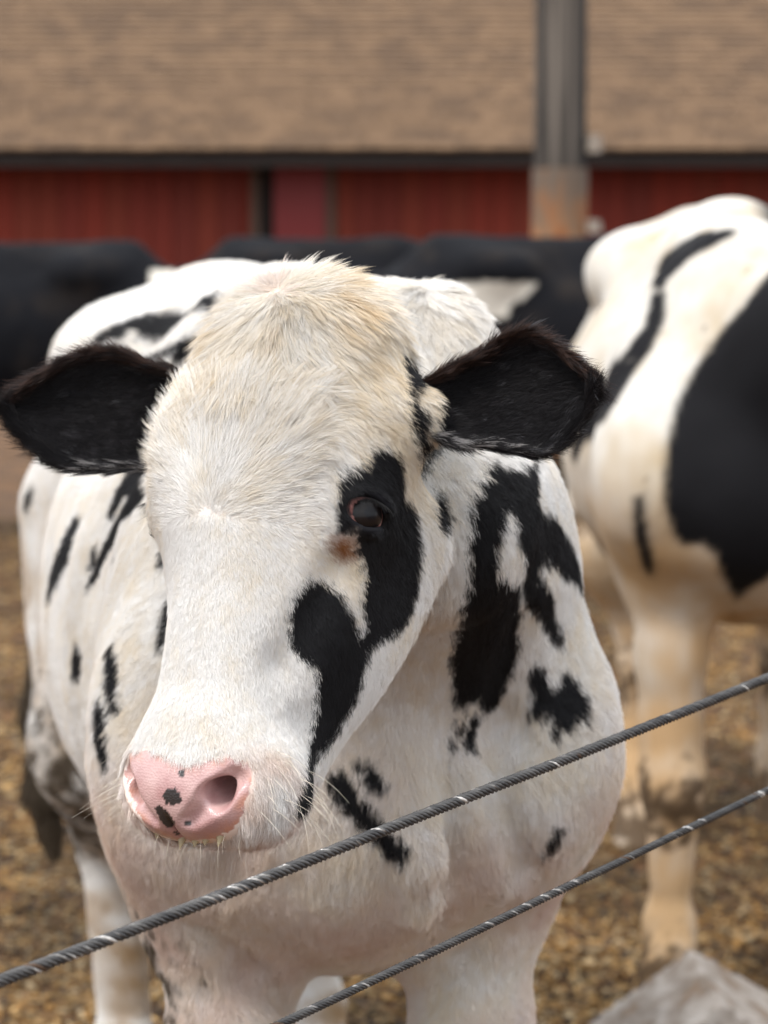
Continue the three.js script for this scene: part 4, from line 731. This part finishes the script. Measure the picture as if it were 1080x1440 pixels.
// pole in the yard
{
  const pole = new THREE.Group(); pole.name = 'pole'; pole.position.set((785 - 540) / 3387 * 14, 0, -14); scene.add(pole);
  tag(pole, 'thick grey weathered pole with a tan lower sleeve in front of the barn', 'pole');
  const S = 256, data = new Uint8Array(S * S * 4);
  for (let y = 0; y < S; y++) for (let x = 0; x < S; x++) { const a = Math.cos(x / S * 6.2832), b = Math.sin(x / S * 6.2832), n = fbm(a * 2.5, b * 2.5, y * 0.012) + 0.6 * noise(a * 9, b * 9, y * 0.02), v = clamp(0.5 + 1.1 * n); const c = mixc([24, 20, 17], [100, 92, 84], v); data.set([...c, 255], (y * S + x) * 4); }
  const t = new THREE.DataTexture(data, S, S); t.colorSpace = THREE.SRGBColorSpace; t.magFilter = THREE.LinearFilter; t.wrapS = t.wrapT = THREE.RepeatWrapping; t.needsUpdate = true;
  part('shaft', new THREE.CylinderGeometry(0.138, 0.152, 5, 28, 1).translate(0, 2.5 + 1.6, 0), new THREE.MeshStandardMaterial({ map: t, roughness: 0.8 }), pole);
  const S2 = new Uint8Array(S * S * 4);
  for (let y = 0; y < S; y++) for (let x = 0; x < S; x++) { const a = Math.cos(x / S * 6.2832), b = Math.sin(x / S * 6.2832), n = fbm(a * 2, b * 2, y * 0.03), v = clamp(0.5 + 0.8 * n), grey = clamp((y / S - 0.80) * 6 + n); let c = mixc([128, 76, 40], [164, 118, 78], v); c = mixc(c, [98, 84, 72], grey); S2.set([...c, 255], (y * S + x) * 4); }
  const t2 = new THREE.DataTexture(S2, S, S); t2.colorSpace = THREE.SRGBColorSpace; t2.magFilter = THREE.LinearFilter; t2.wrapS = THREE.RepeatWrapping; t2.needsUpdate = true;
  part('sleeve', new THREE.CylinderGeometry(0.160, 0.172, 1.82, 28, 1).translate(0, 0.91, 0), new THREE.MeshStandardMaterial({ map: t2, roughness: 0.75 }), pole);
  const light = new THREE.MeshStandardMaterial({ color: 0x8d8276, roughness: 0.7 });
  const b1 = part('bracket', new THREE.CylinderGeometry(0.042, 0.050, 0.09, 14).scale(1, 1.1, 0.8), light, pole); b1.position.set(0.19, 1.96, 0.04);
  const b2 = part('bracket', new THREE.CylinderGeometry(0.042, 0.050, 0.09, 14).scale(1, 0.8, 0.8), light, pole); b2.position.set(0.19, 1.49, 0.06);
  shadowed(pole);
}
const coreSteel = new THREE.MeshStandardMaterial({ color: 0x2c2c2d, roughness: 0.6, metalness: 0.3 });
const steel = new THREE.MeshStandardMaterial({ vertexColors: true, roughness: 0.5, metalness: 0.35 });
// ---------------------------------------------------------------- wire cables: six strands laid round a core
function cable(a, b, radius, label, seed) {
  const g = new THREE.Group(); g.name = numbered('wire_cable'); scene.add(g); tag(g, label, 'cable', null);
  const A = V(...a), B = V(...b), dir = B.clone().sub(A), len = dir.length(); dir.normalize();
  const side = V(0, 1, 0).addScaledVector(dir, -dir.y).normalize(), out = dir.clone().cross(side), n = Math.round(len / 0.0042), lay = radius * 6.6, r = rng(seed), rs = radius * 0.40;
  g.position.copy(A);
  const at = (s) => V(0, -0.010 * 4 * (s / len) * (1 - s / len) + 0.0012 * noise(s * 5, seed, 1), 0.0015 * noise(s * 4, seed, 7)).addScaledVector(dir, s);
  part('core', new THREE.TubeGeometry(new THREE.CatmullRomCurve3([...Array(21).keys()].map((i) => at(i / 20 * len))), 80, radius * 0.30, 6), coreSteel, g);
  for (let k = 0; k < 6; k++) {
    const pos = [], col = [], idx = [];
    for (let i = 0; i <= n; i++) {
      const s = i / n * len, ph = k * Math.PI / 3 + s / lay * 2 * Math.PI, c = at(s).addScaledVector(side, Math.cos(ph) * radius * 0.62).addScaledVector(out, Math.sin(ph) * radius * 0.62);
      const rad = side.clone().multiplyScalar(Math.cos(ph)).addScaledVector(out, Math.sin(ph)), tn = rad.clone().cross(dir);
      for (let j = 0; j < 7; j++) { const q = j / 7 * 2 * Math.PI, p = c.clone().addScaledVector(rad, Math.cos(q) * rs).addScaledVector(tn, Math.sin(q) * rs); pos.push(p.x, p.y, p.z);
        const worn = fbm(s * 9 + seed, k * 0.31, j * 0.05) + 0.7 * noise(s * 60, k * 3.3, seed); const w = worn > 0.55 ? clamp((worn - 0.55) * 6) : 0; col.push(...mixc(mixc([0.045, 0.045, 0.047], [0.11, 0.107, 0.104], clamp(0.5 + noise(s * 40, k * 2.1, 5))), [0.62, 0.60, 0.57], w)); if (noise(s * 14, k * 0.4, seed + 20) > 0.52) col.splice(-3, 3, 0.09, 0.055, 0.035); }
    }
    for (let i = 0; i < n; i++) for (let j = 0; j < 7; j++) { const p = i * 7 + j, q = i * 7 + (j + 1) % 7; idx.push(p, p + 7, q, q, p + 7, q + 7); }
    const geo = new THREE.BufferGeometry(); geo.setAttribute('position', new THREE.Float32BufferAttribute(pos, 3)); geo.setAttribute('color', new THREE.Float32BufferAttribute(col, 3)); geo.setIndex(idx); geo.computeVertexNormals();
    part('strand', geo, steel, g);
  }
  shadowed(g);
}
cable([-0.8146, 0.8997, -0.9128], [1.1127, 1.1241, -3.1232], 0.0049, 'thick twisted steel cable running just under the chin of the cow', 3);
cable([-0.8326, 0.7718, -0.8759], [1.0816, 1.0254, -3.0776], 0.0039, 'thinner twisted steel cable strung below the thick one across the chest', 8);
// the posts that hold the cables, either side of the view
{
  const wood = new THREE.MeshStandardMaterial({ color: 0x6d6156, roughness: 0.9 });
  for (const [x, z, label] of [[-0.8146, -0.9128, 'wooden fence post at the near end of the cables'], [1.1127, -3.1232, 'wooden fence post at the far end of the cables beside the tall cow']]) {
    const g = new THREE.CylinderGeometry(0.062, 0.07, 1.4, 18, 6).translate(0, 0.7, 0), p = g.attributes.position;
    for (let i = 0; i < p.count; i++) { const k = 1 + 0.06 * noise(p.getX(i) * 20, p.getY(i) * 3, p.getZ(i) * 20); p.setX(i, p.getX(i) * k); p.setZ(i, p.getZ(i) * k); }
    g.computeVertexNormals();
    const m = part(numbered('fence_post'), g, wood, scene); m.position.set(x, 0, z); tag(m, label, 'post'); shadowed(m);
  }
}
// ---------------------------------------------------------------- stone on the ground by the forefoot of the tall cow
{
  const g0 = new THREE.IcosahedronGeometry(1, 16), p = g0.attributes.position, planes = [[-0.66, 0.74, 0.10, 0.112], [0.52, 0.85, 0.10, 0.128], [0.10, 0.25, 0.96, 0.135], [0, 0.3, -0.95, 0.16], [-0.95, 0.2, 0.2, 0.26], [0.95, 0.2, 0.25, 0.27], [0.5, 0.3, 0.8, 0.20], [0, -1, 0, 0.06]];
  for (let i = 0; i < p.count; i++) {
    const d = V(p.getX(i), p.getY(i), p.getZ(i)).normalize(); let s = 0.5;
    for (const [a, b, c, k] of planes) { const q = d.x * a + d.y * b + d.z * c; if (q > 0.02) s = Math.min(s, k / q); }
    s *= 1 + 0.05 * fbm(d.x * 3, d.y * 3, d.z * 3) + 0.018 * noise(d.x * 20, d.y * 20, d.z * 20);
    p.setXYZ(i, d.x * s, d.y * s, d.z * s);
  }
  g0.computeVertexNormals();
  paint(g0, (x, y, z) => { const n = fbm(x * 14, y * 14, z * 14) + 0.5 * noise(x * 70, y * 70, z * 70), c = mixc([0.16, 0.125, 0.095], [0.36, 0.33, 0.30], clamp(0.45 + 0.9 * n)); return n < -0.55 ? mixc(c, [0.20, 0.13, 0.08], 0.6) : c; });
  const m = part('stone', g0, new THREE.MeshStandardMaterial({ vertexColors: true, roughness: 0.9 }), scene); m.position.set(0.565, 0.0, -4.12); m.rotation.y = 0.1;
  tag(m, 'angular pale grey stone lying on the litter by a forefoot', 'stone'); shadowed(m);
}
renderer.render(scene, camera);
